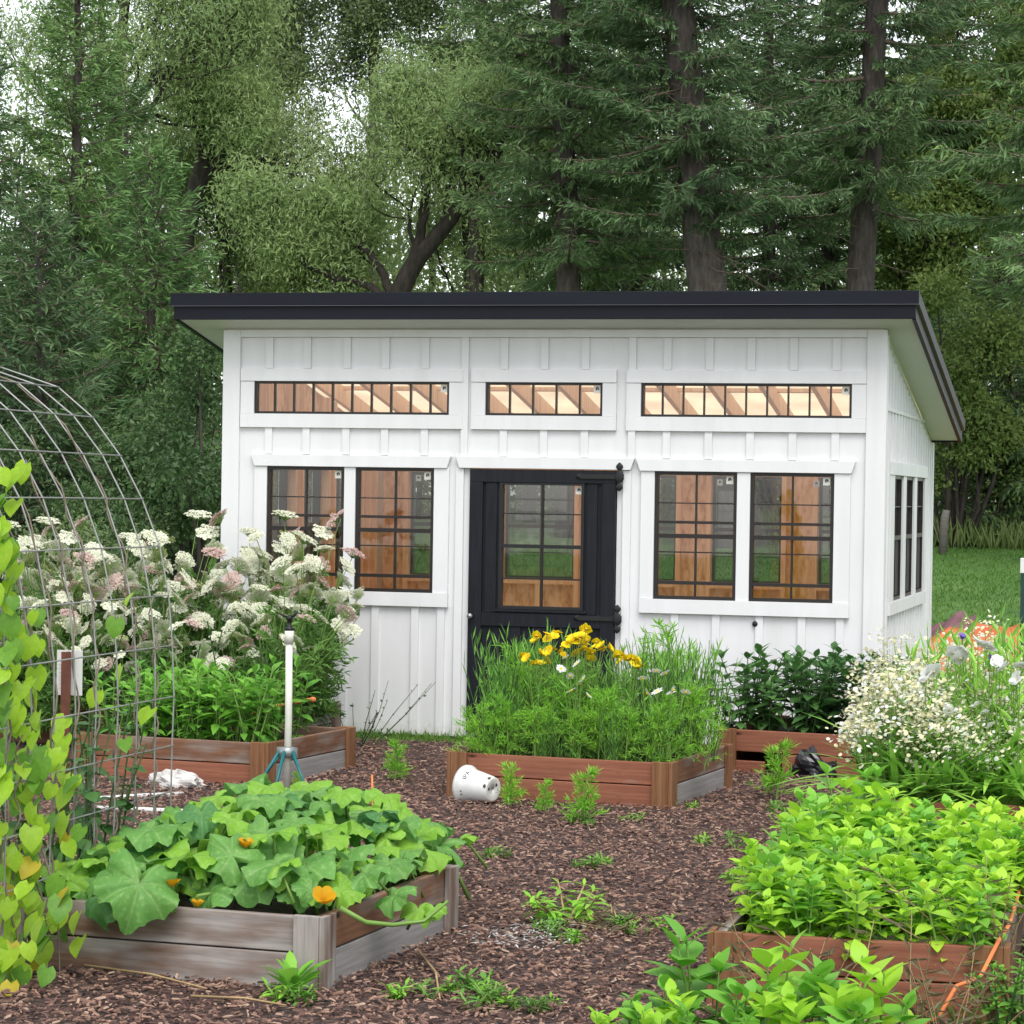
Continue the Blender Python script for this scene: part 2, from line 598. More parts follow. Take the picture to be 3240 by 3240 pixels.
M['squash_b'] = leaf('squash_leaf_blue', (0.060, 0.202, 0.061), (0.108, 0.278, 0.078), .3, .5, 9, vein=(0.240, 0.429, 0.144))
M['stem'] = plain('green_stem', (.17, .3, .06), .5)
M['stem_d'] = plain('dark_stem', (.06, .12, .035), .55)
M['vine'] = leaf('vine_leaf', (0.268, 0.486, 0.030), (0.432, 0.648, 0.051), .45, .42, 6)
M['vine_y'] = leaf('vine_leaf_yellow', (.5, .42, .03), (.6, .5, .05), .45, .5, 6)
M['vine_d'] = leaf('vine_leaf_dark', (.10, .26, .03), (.2, .4, .05), .4, .42, 6)
M['feather'] = leaf('feathery_leaf', (0.177, 0.458, 0.036), (0.354, 0.686, 0.072), .35, .5, 3)
M['blade'] = leaf('blue_green_blade', (0.119, 0.330, 0.048), (0.306, 0.570, 0.108), .32, .5, 3)
M['strap'] = leaf('strap_leaf', (0.149, 0.375, 0.057), (0.425, 0.750, 0.114), .32, .42, 3)
M['umbel_w'] = leaf('cream_umbel', (.76, .77, .60), (.86, .87, .76), .3, .6, 4)
M['umbel_g'] = leaf('greenish_umbel', (0.491, 0.553, 0.251), (0.677, 0.702, 0.388), .3, .6, 4)
M['umbel_p'] = leaf('pink_umbel', (.58, .38, .36), (.82, .70, .64), .3, .6, 9)
M['ammi'] = leaf('ammi_leaf', (0.078, 0.185, 0.042), (0.207, 0.386, 0.084), .32, .5, 2)
M['yellow'] = leaf('yellow_petal', (0.865, 0.646, 0.012), (0.920, 0.815, 0.018), .3, .5, 9)
M['orange_c'] = plain('orange_centre', (.7, .42, .015), .7)
M['petal_w'] = leaf('white_petal', (.74, .76, .74), (.86, .87, .85), .3, .5, 9)
M['petal_c'] = leaf('cream_petal', (.74, .69, .40), (.86, .83, .62), .3, .5, 5)
M['petal_v'] = leaf('violet_petal', (.22, .14, .5), (.36, .26, .62), .3, .5, 9)
M['squash_f'] = leaf('squash_blossom', (0.675, 0.324, 0.009), (0.765, 0.450, 0.018), .4, .5, 9)
M['wire'] = plain('galvanised_wire', (0.344, 0.344, 0.335), .5, metal=.4)
M['rust'] = surf('rusty_steel', [(.3, (.09, .03, .02)), (.7, (.16, .055, .035))], 20, .8, bump_s=.3)
M['pvc'] = plain('white_plastic', (0.702, 0.702, 0.684), .4)
M['pvc_c'] = plain('cream_pipe', (.68, .68, .6), .45)
M['teal'] = plain('teal_metal', (.012, .14, .15), .4)
M['grey_metal'] = plain('grey_metal', (.32, .34, .34), .4, metal=.6)
M['orange'] = plain('orange_cord', (.75, .22, .07), .6)
M['tarp'] = surf('orange_tarp', [(.3, (0.440, 0.096, 0.028)), (.7, (0.592, 0.160, 0.048))], 2.5, .45, bump_s=.3, bump_d=.03)
M['tarp_b'] = surf('brown_tarp', [(.3, (.1, .045, .05)), (.7, (.19, .09, .1))], 2.5, .6, bump_s=.3, bump_d=.03)
M['bag'] = surf('black_plastic', [(.3, (.008, .008, .01)), (.7, (.016, .016, .02))], 12, .25, bump_s=.5, bump_d=.01, spec=.6)
M['rag'] = surf('grey_rag', [(.3, (.4, .38, .36)), (.7, (.62, .6, .57))], 9, .8, bump_s=.5, bump_d=.01)
M['dry'] = surf('dry_stalk', [(.3, (.26, .17, .08)), (.7, (.46, .33, .17))], 9, .8, bump_s=0)
M['twine'] = surf('dry_vine', [(.3, (.13, .10, .075)), (.7, (.26, .21, .16))], 9, .85, bump_s=0)
M['red_leaf'] = leaf('bronzed_leaf', (.10, .085, .05), (.22, .2, .10), .3, .6, 4)
M['green_post'] = plain('green_post', (.012, .045, .035), .5)


def mulch_mat():
    mt, nt, out = new_mat('bark_mulch')
    tc = nt.nodes.new('ShaderNodeTexCoord')
    wob = noise(nt, 9, 2)
    mp = nd(nt, 'ShaderNodeMix', data_type='RGBA')
    mp.inputs[0].default_value = .06
    nt.links.new(tc.outputs['Object'], mp.inputs[6])
    nt.links.new(wob.outputs['Color'], mp.inputs[7])
    vo = nd(nt, 'ShaderNodeTexVoronoi', Scale=42)
    nt.links.new(mp.outputs[2], vo.inputs['Vector'])
    r = ramp(nt, [(.1, (.015, .009, .007)), (.45, (.055, .03, .024)), (.75, (.10, .055, .045)), (.97, (.18, .12, .09))], vo.outputs['Color'])
    p = nd(nt, 'ShaderNodeBsdfPrincipled', Roughness=.8)
    nt.links.new(r.outputs[0], p.inputs['Base Color'])
    b = bump(nt, vo.outputs['Distance'], 1.0, .02)
    b.invert = True
    nt.links.new(b.outputs[0], p.inputs['Normal'])
    nt.links.new(p.outputs[0], out.inputs['Surface'])
    return mt


M['mulch'] = mulch_mat()


def chip_mat():
    mt, nt, out = new_mat('bark_chip')
    geo = nt.nodes.new('ShaderNodeNewGeometry')
    r = ramp(nt, [(0, (.025, .013, .012)), (.3, (.095, .05, .04)), (.65, (.195, .112, .085)), (.9, (.32, .19, .135)), (1, (.44, .31, .23))], geo.outputs['Random Per Island'])
    p = nd(nt, 'ShaderNodeBsdfPrincipled', Roughness=.7)
    p.inputs['Specular IOR Level'].default_value = .35
    nt.links.new(r.outputs[0], p.inputs['Base Color'])
    nt.links.new(p.outputs[0], out.inputs['Surface'])
    return mt


M['chip'] = chip_mat()
M['lawn'] = surf('lawn_ground', [(.3, (0.042, 0.108, 0.020)), (.5, (0.066, 0.150, 0.028)), (.75, (0.112, 0.187, 0.047))], .7, .85, detail=8, bump_s=.4, bump_d=.03)


def roof_panel_mat():
    mt, nt, out = new_mat('translucent_roof_panel')
    t = nt.nodes.new('ShaderNodeBsdfTranslucent')
    t.inputs['Color'].default_value = (.95, .82, .66, 1)
    d = nt.nodes.new('ShaderNodeBsdfDiffuse')
    d.inputs['Color'].default_value = (.8, .66, .54, 1)
    n = noise(nt, 2.5, 3)
    r = ramp(nt, [(.35, (.78, .78, .78)), (.65, (.96, .96, .96))], n.outputs['Fac'])
    mx = nt.nodes.new('ShaderNodeMixShader')
    nt.links.new(r.outputs[0], mx.inputs[0])
    nt.links.new(d.outputs[0], mx.inputs[1])
    nt.links.new(t.outputs[0], mx.inputs[2])
    nt.links.new(mx.outputs[0], out.inputs['Surface'])
    return mt


M['roof_panel'] = roof_panel_mat()

# ------------------------------------------------------------------ setting: ground, mulch, lawn
rng = np.random.default_rng(11)
ys = np.concatenate([np.linspace(-60, 4, 9), np.linspace(6, 38, 33), np.array([45, 60, 90, 150, 300, 700])])
xs = np.linspace(-400, 400, 41)
gv = [(x, y, ground_z(y)) for y in ys for x in xs]
nx = len(xs)
gf = [(j * nx + i, j * nx + i + 1, (j + 1) * nx + i + 1, (j + 1) * nx + i) for j in range(len(ys) - 1) for i in range(nx - 1)]
g = MB().add(gv, gf, 0, True).build('lawn', M['lawn'])
g['kind'] = 'structure'
mb = MB()
mx0, mx1, my0, my1 = -4.0, 9.5, -16.0, -.32
nxm, nym = 28, 40
mv = []
for j in range(nym + 1):
    for i in range(nxm + 1):
        x, y = mx0 + (mx1 - mx0) * i / nxm, my0 + (my1 - my0) * j / nym
        e = 0.004
        mv.append((x, y, e))
mb.add(mv, [(j * (nxm + 1) + i, j * (nxm + 1) + i + 1, (j + 1) * (nxm + 1) + i + 1, (j + 1) * (nxm + 1) + i) for j in range(nym) for i in range(nxm)], 0, True)
mo = mb.build('mulch_path', M['mulch'])
mo['kind'] = 'structure'

# bark chips lying on the path: nobody could count them
N = 130000
px = rng.uniform(-1.5, 8.0, N)
py = -.35 - 11.2 * rng.uniform(0, 1, N) ** .8
keep = np.abs(px - (4.3 + (py + 5) * -.12)) < 4.2
px, py = px[keep], py[keep]
N = len(px)
ang = rng.uniform(0, 6.28, N)
L = rng.uniform(.010, .042, N) * rng.uniform(.7, 1.35, N)
Wd = rng.uniform(.004, .012, N)
D = np.stack([np.cos(ang), np.sin(ang), rng.normal(0, .22, N)], 1)
D /= np.linalg.norm(D, axis=1, keepdims=True)
nrm = rng.normal(0, .35, (N, 3))
nrm[:, 2] = 1
RX = basis(D, nrm)
RX = RX * np.stack([Wd, L, Wd * .6], 1)[:, None, :]
P = np.stack([px, py, rng.uniform(.008, .026, N)], 1)
tv = [(-.5, -.42, 0), (.5, -.5, 0), (.42, .5, 0), (-.5, .4, 0), (-.3, -.3, .8), (.3, -.36, 1), (.3, .35, .9), (-.3, .3, 1)]
tf = [(4, 5, 6, 7), (0, 1, 5, 4), (1, 2, 6, 5), (2, 3, 7, 6), (3, 0, 4, 7)]
o = MB().inst(tv, tf, P, RX, 0, False).build('bark_mulch_chips', M['chip'])
o['kind'] = 'stuff'
tag(o, 'reddish brown bark mulch chips covering the garden path between the beds', 'bark mulch')


def blades(n, xr, yr, h, wd, mat, name, label, cat, zf=lambda y: ground_z(y), lean=.5, dens=None):
    x = rng.uniform(*xr, n)
    y = rng.uniform(*yr, n)
    if dens is not None:
        k = dens(x, y)
        x, y = x[k], y[k]
    n = len(x)
    z = np.array([zf(v) for v in y])
    D = rng.normal(0, lean, (n, 3))
    D[:, 2] = 1
    o = MB().cards(np.stack([x, y, z], 1), D, rng.uniform(h * .5, h * 1.2, n), rng.uniform(wd * .7, wd * 1.3, n), rng, up=.1).build(name, mat)
    o['kind'] = 'stuff'
    tag(o, label, cat)
    return o


def grass_strip(x, y):
    return rng.uniform(0, 1, len(x)) < np.where(np.abs(y + .16) < .16, 1, .5)


blades(5200, (-1.2, 5.6), (-.42, -.02), .07, .008, M['grass'], 'grass_edge', 'thin strip of rough grass growing along the foot of the white wall', 'grass', lambda y: 0)
blades(56000, (-.5, 9.5), (.4, 32), .07, .022, M['grass'], 'lawn_grass', 'short mown lawn grass behind the shed', 'grass', lean=.6)
blades(24000, (-11.5, -.3), (2.0, 26), .16, .02, M['grass'], 'meadow_grass', 'longer green grass of the field left of the shed', 'grass', lean=.4)
blades(9000, (-2.0, 7.0), (28.5, 33.5), .55, .04, M['meadow'], 'tall_grass', 'pale tall grass along the dark edge of the woods', 'grass', lean=.35)
blades(2600, (4.3, 7.4), (-12.0, -9.3), .10, .009, M['grass'], 'grass_patch', 'fresh green grass at the front right corner of the garden', 'grass', lambda y: 0.0, lean=.45,
       dens=lambda x, y: x + .25 * y > 3.72)

# ------------------------------------------------------------------ the white shed
W, DP, H, SL = 4.88, 3.70, 2.99, 0.1867
shed = thing('garden_shed', (0, 0, 0), 'white board and batten garden shed with slanting black roof and orange wood inside', 'shed')


def top_z(y):
    return H - SL * y


def cells(mb, us, zs, holes, emit):
    """emit every grid cell that is not in a hole"""
    for u0, u1 in zip(us[:-1], us[1:]):
        for z0, z1 in zip(zs[:-1], zs[1:]):
            um, zm = (u0 + u1) / 2, (z0 + z1) / 2
            if any(a < um < b and c < zm < d for a, b, c, d in holes):
                continue
            emit(u0, u1, z0, z1)


F_WIN = [(.332, .934), (1.022, 1.622), (3.265, 3.859), (3.955, 4.549)]
T_WIN = [(.222, 1.726, 10), (2.002, 2.871, 5), (3.155, 4.662, 10)]
B_WIN = [(.36, .98), (1.22, 1.845), (2.12, 2.735), (3.045, 3.64), (3.955, 4.55)]
S_WIN = [(.63, 1.25), (1.456, 2.078), (2.277, 2.925)]
WZ0, WZ1 = 1.062, 1.974
TZ0, TZ1 = 2.365, 2.605
DOOR = (1.892, 2.988, .06, 1.978)
f_holes = [(a, b, WZ0, WZ1) for a, b in F_WIN] + [(a, b, TZ0, TZ1) for a, b, _ in T_WIN] + [DOOR]
b_holes = [(a, b, WZ0, WZ1) for a, b in B_WIN]
s_holes = [(a, b, WZ0, WZ1) for a, b in S_WIN]


def brk(holes, i, lo, hi):
    return sorted({lo, hi, *[h[i] for h in holes], *[h[i + 1] for h in holes]})


# outer siding, four walls
mb = MB()
cells(mb, brk(f_holes, 0, 0, W), brk(f_holes, 2, .02, H), f_holes, lambda a, b, c, d: mb.box(a, b, 0, .02, c, d))
cells(mb, brk(b_holes, 0, 0, W), brk(b_holes, 2, .02, top_z(DP)), b_holes, lambda a, b, c, d: mb.box(a, b, DP - .02, DP, c, d))
for x0, x1 in ((0, .02), (W - .02, W)):
    cells(mb, brk(s_holes, 0, .02, DP - .02), [.02, WZ0, WZ1, 2.2], s_holes, lambda a, b, c, d: mb.box(x0, x1, a, b, c, d))
    v = [(x0, .02, 2.2), (x0, DP - .02, 2.2), (x0, DP - .02, top_z(DP)), (x0, .02, top_z(0)), (x1, .02, 2.2), (x1, DP - .02, 2.2), (x1, DP - .02, top_z(DP)), (x1, .02, top_z(0))]
    mb.add(v, [(0, 1, 2, 3), (7, 6, 5, 4), (3, 2, 6, 7), (0, 3, 7, 4), (1, 5, 6, 2)])

# battens
BW = .055
rows = [(2.70, 2.93), (2.066, 2.262)]
for e in [.364, .658, .967, 1.265, 1.569, 2.166, 2.467, 2.769, 3.371, 3.674, 3.974, 4.276, 4.579]:
    for z0, z1 in rows:
        mb.box(e - BW, e, -.018, -.001, z0 + .001, z1 - .001)
for e in [.364, .658, .967, 1.214, 1.518, 3.371 + .08, 3.749, 4.061, 4.362, 4.632]:
    mb.box(e - BW, e, -.018, -.001, .02, .959)
for e in (1.715,):
    mb.box(e - BW, e, -.018, -.001, .02, .959)
y = .12
while y < DP - .12:
    for sx in (-1, 1):
        x0, x1 = (-.018, -.001) if sx < 0 else (W + .001, W + .018)
        for z0, z1 in ((.02, .963), (2.072, 2.425), (2.45, top_z(y) - .07)):
            if z1 > z0 + .02:
                if z0 < 1 and not (.34 < y < 3.05):
                    z1 = 2.425
                elif z0 > 2 and z0 < 2.2 and not (.34 < y < 3.05):
                    continue
                mb.box(x0, x1, y - .022, y + .022, z0, min(z1, top_z(y) - .07))
    y += .203
mb.build('wall', M['white'], shed)

# trim boards
mb = MB()
t0, t1 = -.026, -.0005
mb.box(.109, 4.765, t0, t1, 2.932, H - .004)                                  # frieze
for a, b in ((-.026, .108), (4.766, W + .026)):
    mb.box(a, b, t0, t1, .02, H - .005)                                # corner boards
mb.box(W + .0005, W + .026, t1, .105, .02, top_z(.1) - .02)
mb.box(W + .0005, W + .026, DP - .1, DP, .02, top_z(DP) - .02)
mb.box(-.026, -.0005, t1, .105, .02, top_z(.1) - .02)
mb.box(-.026, -.0005, DP - .1, DP, .02, top_z(DP) - .02)
mb.box(W + .0005, W + .02, .106, DP - .101, 2.426, 2.449)              # side joint strip
for zz in (1.818, 3.062):                                              # the two long uprights
    mb.box(zz, zz + .053, t0 + .003, t1, 2.063, 2.931)
    mb.box(zz - .03, zz + .029, t0 + .003, t1, .02, 1.976)
for a, b, _ in T_WIN:                                                  # transom casings
    l, r_ = a - .108, b + .104
    l, r_ = max(l, .109), min(r_, 4.765)
    mb.box(l, r_, t0 - .006, t1, TZ1 + .001, 2.698)
    mb.box(l, r_, t0 - .004, t1, 2.262, TZ0 - .001)
    mb.box(l, a - .001, t0 + .001, t1, TZ0, TZ1)
    mb.box(b + .001, r_, t0 + .001, t1, TZ0, TZ1)


def crown(x0, x1, z0, z1, d=.03, yf=-.04):
    v = [(x0 + d, yf, z0), (x1 - d, yf, z0), (x1, yf, z1), (x0, yf, z1), (x0 + d, t1, z0), (x1 - d, t1, z0), (x1, t1, z1), (x0, t1, z1)]
    mb.add(v, [(0, 1, 2, 3), (7, 6, 5, 4), (3, 2, 6, 7), (0, 4, 5, 1), (0, 3, 7, 4), (1, 5, 6, 2)])


crown(.206, 1.751, 1.976, 2.062)
crown(1.787, 3.068 + .05, 1.98, 2.064, .03, -.043)
crown(3.128, 4.70, 1.976, 2.062)
for (a, b), (c, d) in ((F_WIN[0], F_WIN[1]), (F_WIN[2], F_WIN[3])):
    mb.box(a - .1, a - .001, t0, t1, WZ0, WZ1 + .001)
    mb.box(b + .001, c - .001, t0, t1, WZ0, WZ1 + .001)
    mb.box(d + .001, d + .115, t0, t1, WZ0, WZ1 + .001)
    mb.box(a - .1, d + .118, t0 - .012, t1, .96, WZ0 - .001)
for sx in (0, 1):
    x0, x1 = ((W + .0005, W + .028) if sx else (-.028, -.0005))
    mb.box(x0, x1 + (.008 if sx else 0), .357, 3.06, 1.976, 2.07)
    mb.box(x0, x1 + (.006 if sx else 0), .343, 3.06, .966, 1.06)
    e = [.36, *[v for p_ in S_WIN for v in p_], 3.05]
    for k in range(0, 8, 2):
        mb.box(x0, x1, e[k] + .001, e[k + 1] - .001, 1.061, 1.975)
mb.build('trim_boards', M['white'], shed, bevel=.002)

# inner lining of strand board, studs, floor
mb = MB()
cells(mb, brk(b_holes, 0, .1, W - .1), brk(b_holes, 2, .1, top_z(DP) - .02), b_holes, lambda a, b, c, d: mb.box(a, b, DP - .032, DP - .021, c, d))
for x0, x1 in ((.021, .032), (W - .032, W - .021)):
    cells(mb, brk(s_holes, 0, .03, DP - .04), [.1, WZ0, WZ1, 2.25], s_holes, lambda a, b, c, d: mb.box(x0, x1, a, b, c, d))
    v = [(x0, .03, 2.25), (x0, DP - .04, 2.25), (x0, DP - .04, top_z(DP) - .02), (x0, .03, top_z(0) - .02)]
    v += [(x1, b_, c_) for a_, b_, c_ in v]
    mb.add(v, [(0, 1, 2, 3), (7, 6, 5, 4), (3, 2, 6, 7), (0, 3, 7, 4), (1, 5, 6, 2)])
fh2 = f_holes
cells(mb, brk(fh2, 0, .03, W - .03), brk(fh2, 2, .1, H - .03), fh2, lambda a, b, c, d: mb.box(a, b, .021, .032, c, d))
mb.build('inner_lining', M['osb'], shed)
mb = MB()
for a, b in B_WIN:
    for x in (a - .045, b + .005):
        mb.box(x, x + .04, DP - .125, DP - .033, .14, top_z(DP) - .06)
    mb.box(a - .004, b + .004, DP - .125, DP - .033, WZ0 - .042, WZ0 - .002)
    mb.box(a - .004, b + .004, DP - .125, DP - .033, WZ1 + .002, WZ1 + .13)
    mb.box((a + b) / 2 - .02, (a + b) / 2 + .02, DP - .125, DP - .033, .14, WZ0 - .045)
mb.box(.04, W - .04, DP - .125, DP - .033, .1, .138)
for sx in (0, 1):
    x0, x1 = ((.033, .122) if not sx else (W - .122, W - .033))
    for a, b in S_WIN:
        for yy in (a - .045, b + .005):
            mb.box(x0, x1, yy, yy + .04, .14, top_z(yy + .04) - .03)
        mb.box(x0, x1, a - .003, b + .003, WZ0 - .042, WZ0 - .002)
        mb.box(x0, x1, a - .003, b + .003, WZ1 + .002, WZ1 + .1)
    for yy in (.15, 3.0, 3.2, 3.4):
        mb.box(x0, x1, yy, yy + .04, .14, top_z(yy + .04) - .03)
mb.build('wall_studs', M['stud'], shed)
mb = MB().box(.04, W - .04, .035, DP - .04, .03, .09)
mb.build('inner_floor', M['ply'], shed)

# roof: rafters, panels, soffit, two step black fascia
OX0, OX1, OY0, OY1 = -.30, W + .25, -.338, DP + .02


def sloped(mb, x0, x1, y0, y1, lo, hi, mi=0):
    """a slab that follows the roof slope, lo..hi above the soffit plane"""
    v = [(x, y, top_z(y) + h) for h in (lo, hi) for y in (y0, y1) for x in (x0, x1)]
    return mb.add(v, [(0, 2, 3, 1), (4, 5, 7, 6), (0, 1, 5, 4), (2, 6, 7, 3), (0, 4, 6, 2), (1, 3, 7, 5)], mi)


roof = MB()
sloped(roof, OX0 + .01, OX1 - .01, OY0 + .01, OY1 - .01, .155, .175)
roof_o = roof.build('roof', M['roof_panel'], shed)
mb = MB()
x = .06
while x < W - .05:
    sloped(mb, x, x + .04, .035, DP - .04, .002, .152)
    x += .406
for yy in (1.25, 2.5):
    sloped(mb, .03, W - .03, yy, yy + .035, .154 - .03, .1545)
mb.build('rafters', M['stud'], roof_o)
mb = MB()
sloped(mb, OX0 + .03, OX1 - .03, OY0 + .03, -.002, -.001, .012)
sloped(mb, OX0 + .03, -.002, -.0015, OY1 - .03, -.001, .012)
sloped(mb, W + .002, OX1 - .03, -.0015, OY1 - .03, -.001, .012)
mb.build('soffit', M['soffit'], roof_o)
mb = MB()
for lo, hi, o_ in ((-.012, .085, .0), (.088, .182, .022)):
    mb.box(OX0 - o_, OX1 + o_, OY0 - o_, OY0 + .028, top_z(OY0) + lo, top_z(OY0) + hi)
    sloped(mb, OX0 - o_, OX0 + .028, OY0 + .03, OY1, lo, hi)
    sloped(mb, OX1 - .028, OX1 + o_, OY0 + .03, OY1, lo, hi)
    mb.box(OX0 - o_, OX1 + o_, OY1 + .001, OY1 + .03 + o_, top_z(OY1) + lo, top_z(OY1) + hi)
mb.build('fascia', M['black_metal'], roof_o, bevel=.003)
mb = MB().box(OX0 - .025, OX1 + .025, OY0 - .025, OY0 + .02, top_z(OY0) + .0853, top_z(OY0) + .0877)
sloped(mb, OX0 - .025, OX0 + .02, OY0 + .021, OY1, .0853, .0877)
sloped(mb, OX1 - .02, OX1 + .025, OY0 + .021, OY1, .0853, .0877)
mb.build('drip_edge', M['drip'], roof_o)


# windows
def bars(mb, u0, u1, z0, z1, hor, ver, dep, axis, off, fr=.022):
    """frame and glazing bars in the plane axis ('y' = front/back, 'x' = side); hor/ver: (position, width, proud)"""
    def bx(a, b, c, d, p0, p1):
        if axis == 'y':
            mb.box(a, b, off + p0, off + p1, c, d)
        else:
            mb.box(off + p0, off + p1, a, b, c, d)
    a0, a1 = dep
    bx(u0, u0 + fr, z0, z1, a0, a1)
    bx(u1 - fr, u1, z0, z1, a0, a1)
    bx(u0 + fr, u1 - fr, z1 - fr, z1, a0, a1)
    bx(u0 + fr, u1 - fr, z0, z0 + fr, a0, a1)
    zs = sorted(hor)
    for z, w in hor:
        q = .006 if w < .015 else .0
        bx(u0 + fr, u1 - fr, z - w / 2, z + w / 2, a0 + q + .002, a1 - q)
    for u, w in ver:
        bx(u - w / 2, u + w / 2, z0 + fr, z1 - fr, a0 + .012, a1 - .008)


def pane(u0, u1, z0, z1, axis, off, parent, name='pane', mat=None):
    mb = MB()
    if axis == 'y':
        mb.add([(u0, off, z0), (u1, off, z0), (u1, off, z1), (u0, off, z1)], [(0, 1, 2, 3)])
    else:
        mb.add([(off, u0, z0), (off, u1, z0), (off, u1, z1), (off, u0, z1)], [(0, 1, 2, 3)])
    return mb.build(name, mat or M['glass'], parent)


def sticker(x, z, y, parent, s=.05):
    mb = MB().box(x, x + s, y, y + .002, z, z + s * 1.1)
    a = np.linspace(-.6, 4.2, 9)
    pts = [(x + s * .52 + math.cos(t) * s * .16, y - .0015, z + s * .62 + math.sin(t) * s * .18) for t in a]
    mb.tube(pts, s * .1, 4, 1)
    mb.build('sticker', [M['sticker'], M['ink']], parent)


hh = WZ1 - WZ0
FH = [(WZ1 - f_ * hh, w) for f_, w in ((.246, .009), (.396, .02), (.504, .03), (.63, .009), (.87, .024))]
for i, (a, b) in enumerate(F_WIN):
    mb = MB()
    bars(mb, a, b, WZ0, WZ1, FH, [((a + b) / 2, .011)], (-.012, .05), 'y', 0, .024)
    w = mb.build('window', M['frame'], shed)
    pane(a + .02, b - .02, WZ0 + .02, WZ1 - .02, 'y', .012, w)
    sticker(b - .082, WZ1 - .083, .006, w)
    if i:
        sticker(b - .15, WZ1 - .095, .02, w, .04)
for a, b, n in T_WIN:
    mb = MB()
    bars(mb, a, b, TZ0, TZ1, [], [(a + (b - a) * k / n, .010) for k in range(1, n)], (-.012, .05), 'y', 0, .017)
    w = mb.build('transom_window', M['frame'], shed)
    pane(a + .015, b - .015, TZ0 + .015, TZ1 - .015, 'y', .012, w)
    sticker(b - .07, TZ1 - .075, .006, w)
for a, b in B_WIN:
    mb = MB()
    bars(mb, a, b, WZ0, WZ1, [(WZ1 - f_ * hh, w) for f_, w in ((.25, .009), (.5, .032), (.75, .009))], [((a + b) / 2, .011)], (-.04, .012), 'y', DP, .024)
    w = mb.build('window', M['frame'], shed)
    pane(a + .02, b - .02, WZ0 + .02, WZ1 - .02, 'y', DP - .01, w, 'pane', M['glass_b'])
for sx in (0, 1):
    for a, b in S_WIN:
        mb = MB()
        off = W if sx else 0
        dep = (-.05, .012) if sx else (-.012, .05)
        bars(mb, a, b, WZ0, WZ1, [(WZ1 - f_ * hh, w) for f_, w in ((.25, .009), (.5, .032))], [((a + b) / 2, .011)], dep, 'x', off, .024)
        w = mb.build('window', M['frame'], shed)
        pane(a + .02, b - .02, WZ0 + .02, WZ1 - .02, 'x', off + (-.012 if sx else .012), w)
        pane(a + .03, b - .03, WZ0 + .03, (WZ0 + WZ1) / 2, 'x', off + (-.004 if sx else .004), w, 'insect_screen', M['screen'])

# door
d0, d1, dz0, dz1 = DOOR
door = MB()
wx0, wx1, wz0, wz1 = 2.122, 2.752, .962, 1.884
hole = [(wx0, wx1, wz0, wz1)]
cells(door, brk(hole, 0, d0 + .004, d1 - .004), brk(hole, 2, dz0, dz1 - .004), hole, lambda a, b, c, d: door.box(a, b, -.012, .03, c, d))
door_o = door.build('door', M['black'], shed)
mb = MB()
yf = -.036
mb.box(d0 + .005, d0 + .105, yf, -.0125, dz0, dz1 - .1)           # stiles and rails
mb.box(d1 - .105, d1 - .005, yf, -.0125, dz0, dz1 - .1)
mb.box(d0 + .005, d1 - .005, yf, -.0125, dz1 - .099, dz1 - .005)
mb.box(d0 + .106, d1 - .106, yf, -.0125, .835, .93)
mb.box(d0 + .106, d1 - .106, yf, -.0125, dz0, dz0 + .14)
for a, b in ((d0 + .125, wx0 - .02), (wx1 + .02, d1 - .14)):
    mb.box(a, b, -.026, -.0125, .932, dz1 - .1)
for k in range(3):
    x = d0 + .30 + k * .19
    mb.box(x, x + .1, -.026, -.0125, dz0 + .141, .834)
mb.box(wx0 - .03, wx1 + .03, -.044, -.0125, .94, .958)            # sill of the door window
mb.build('door_boards', M['black'], door_o, bevel=.003)
mb = MB()
bars(mb, wx0, wx1, wz0, wz1, [(wz1 - (wz1 - wz0) * q, w) for q, w in ((.25, .009), (.505, .026), (.76, .011))], [((wx0 + wx1) / 2, .014)], (-.03, .03), 'y', 0, .022)
w = mb.build('door_window', M['iron'], door_o)
pane(wx0 + .02, wx1 - .02, wz0 + .02, wz1 - .02, 'y', .005, w)
sticker(wx1 - .072, wz1 - .083, .0, w, .048)
prof = [(.0, .105), (.008, .098), (.019, .082), (.022, .07), (.012, .052), (.007, .046), (.017, .036), (.026, .02), (.026, -.02), (.017, -.036), (.007, -.046), (.012, -.052), (.022, -.07), (.019, -.082), (.008, -.098), (.0, -.105)]
for hz in (1.93, .91):
    mb = MB()
    mb.lathe(prof, 12, Matrix.Translation((3.012, -.05, hz)) @ Matrix.Diagonal((1.25, .3, 1, 1)))
    mb.box(2.72, 3.0, -.05, -.0365, hz - .016, hz + .016)
    mb.lathe([(.0, -.02), (.02, -.012), (.02, .012), (.0, .02)], 10, Matrix.Translation((2.72, -.043, hz)) @ Matrix.Diagonal((1.4, .3, 1, 1)))
    mb.build('hinge', M['iron'], door_o)
mb = MB().lathe([(0, 0), (.012, 0), (.012, .03), (.02, .034), (.02, .045), (0, .05)], 12, Matrix.Translation((d0 + .03, -.036, .905)) @ Matrix.Rotation(R(90), 4, 'X'))
mb.build('handle', M['grey_metal'], door_o)
mb = MB().lathe([(0, 0), (.022, 0), (.02, .02), (.012, .028), (0, .028)], 14, Matrix.Translation((4.003, -.001, .902)) @ Matrix.Rotation(R(90), 4, 'X'))
mb.build('hose_outlet', M['iron'], shed)

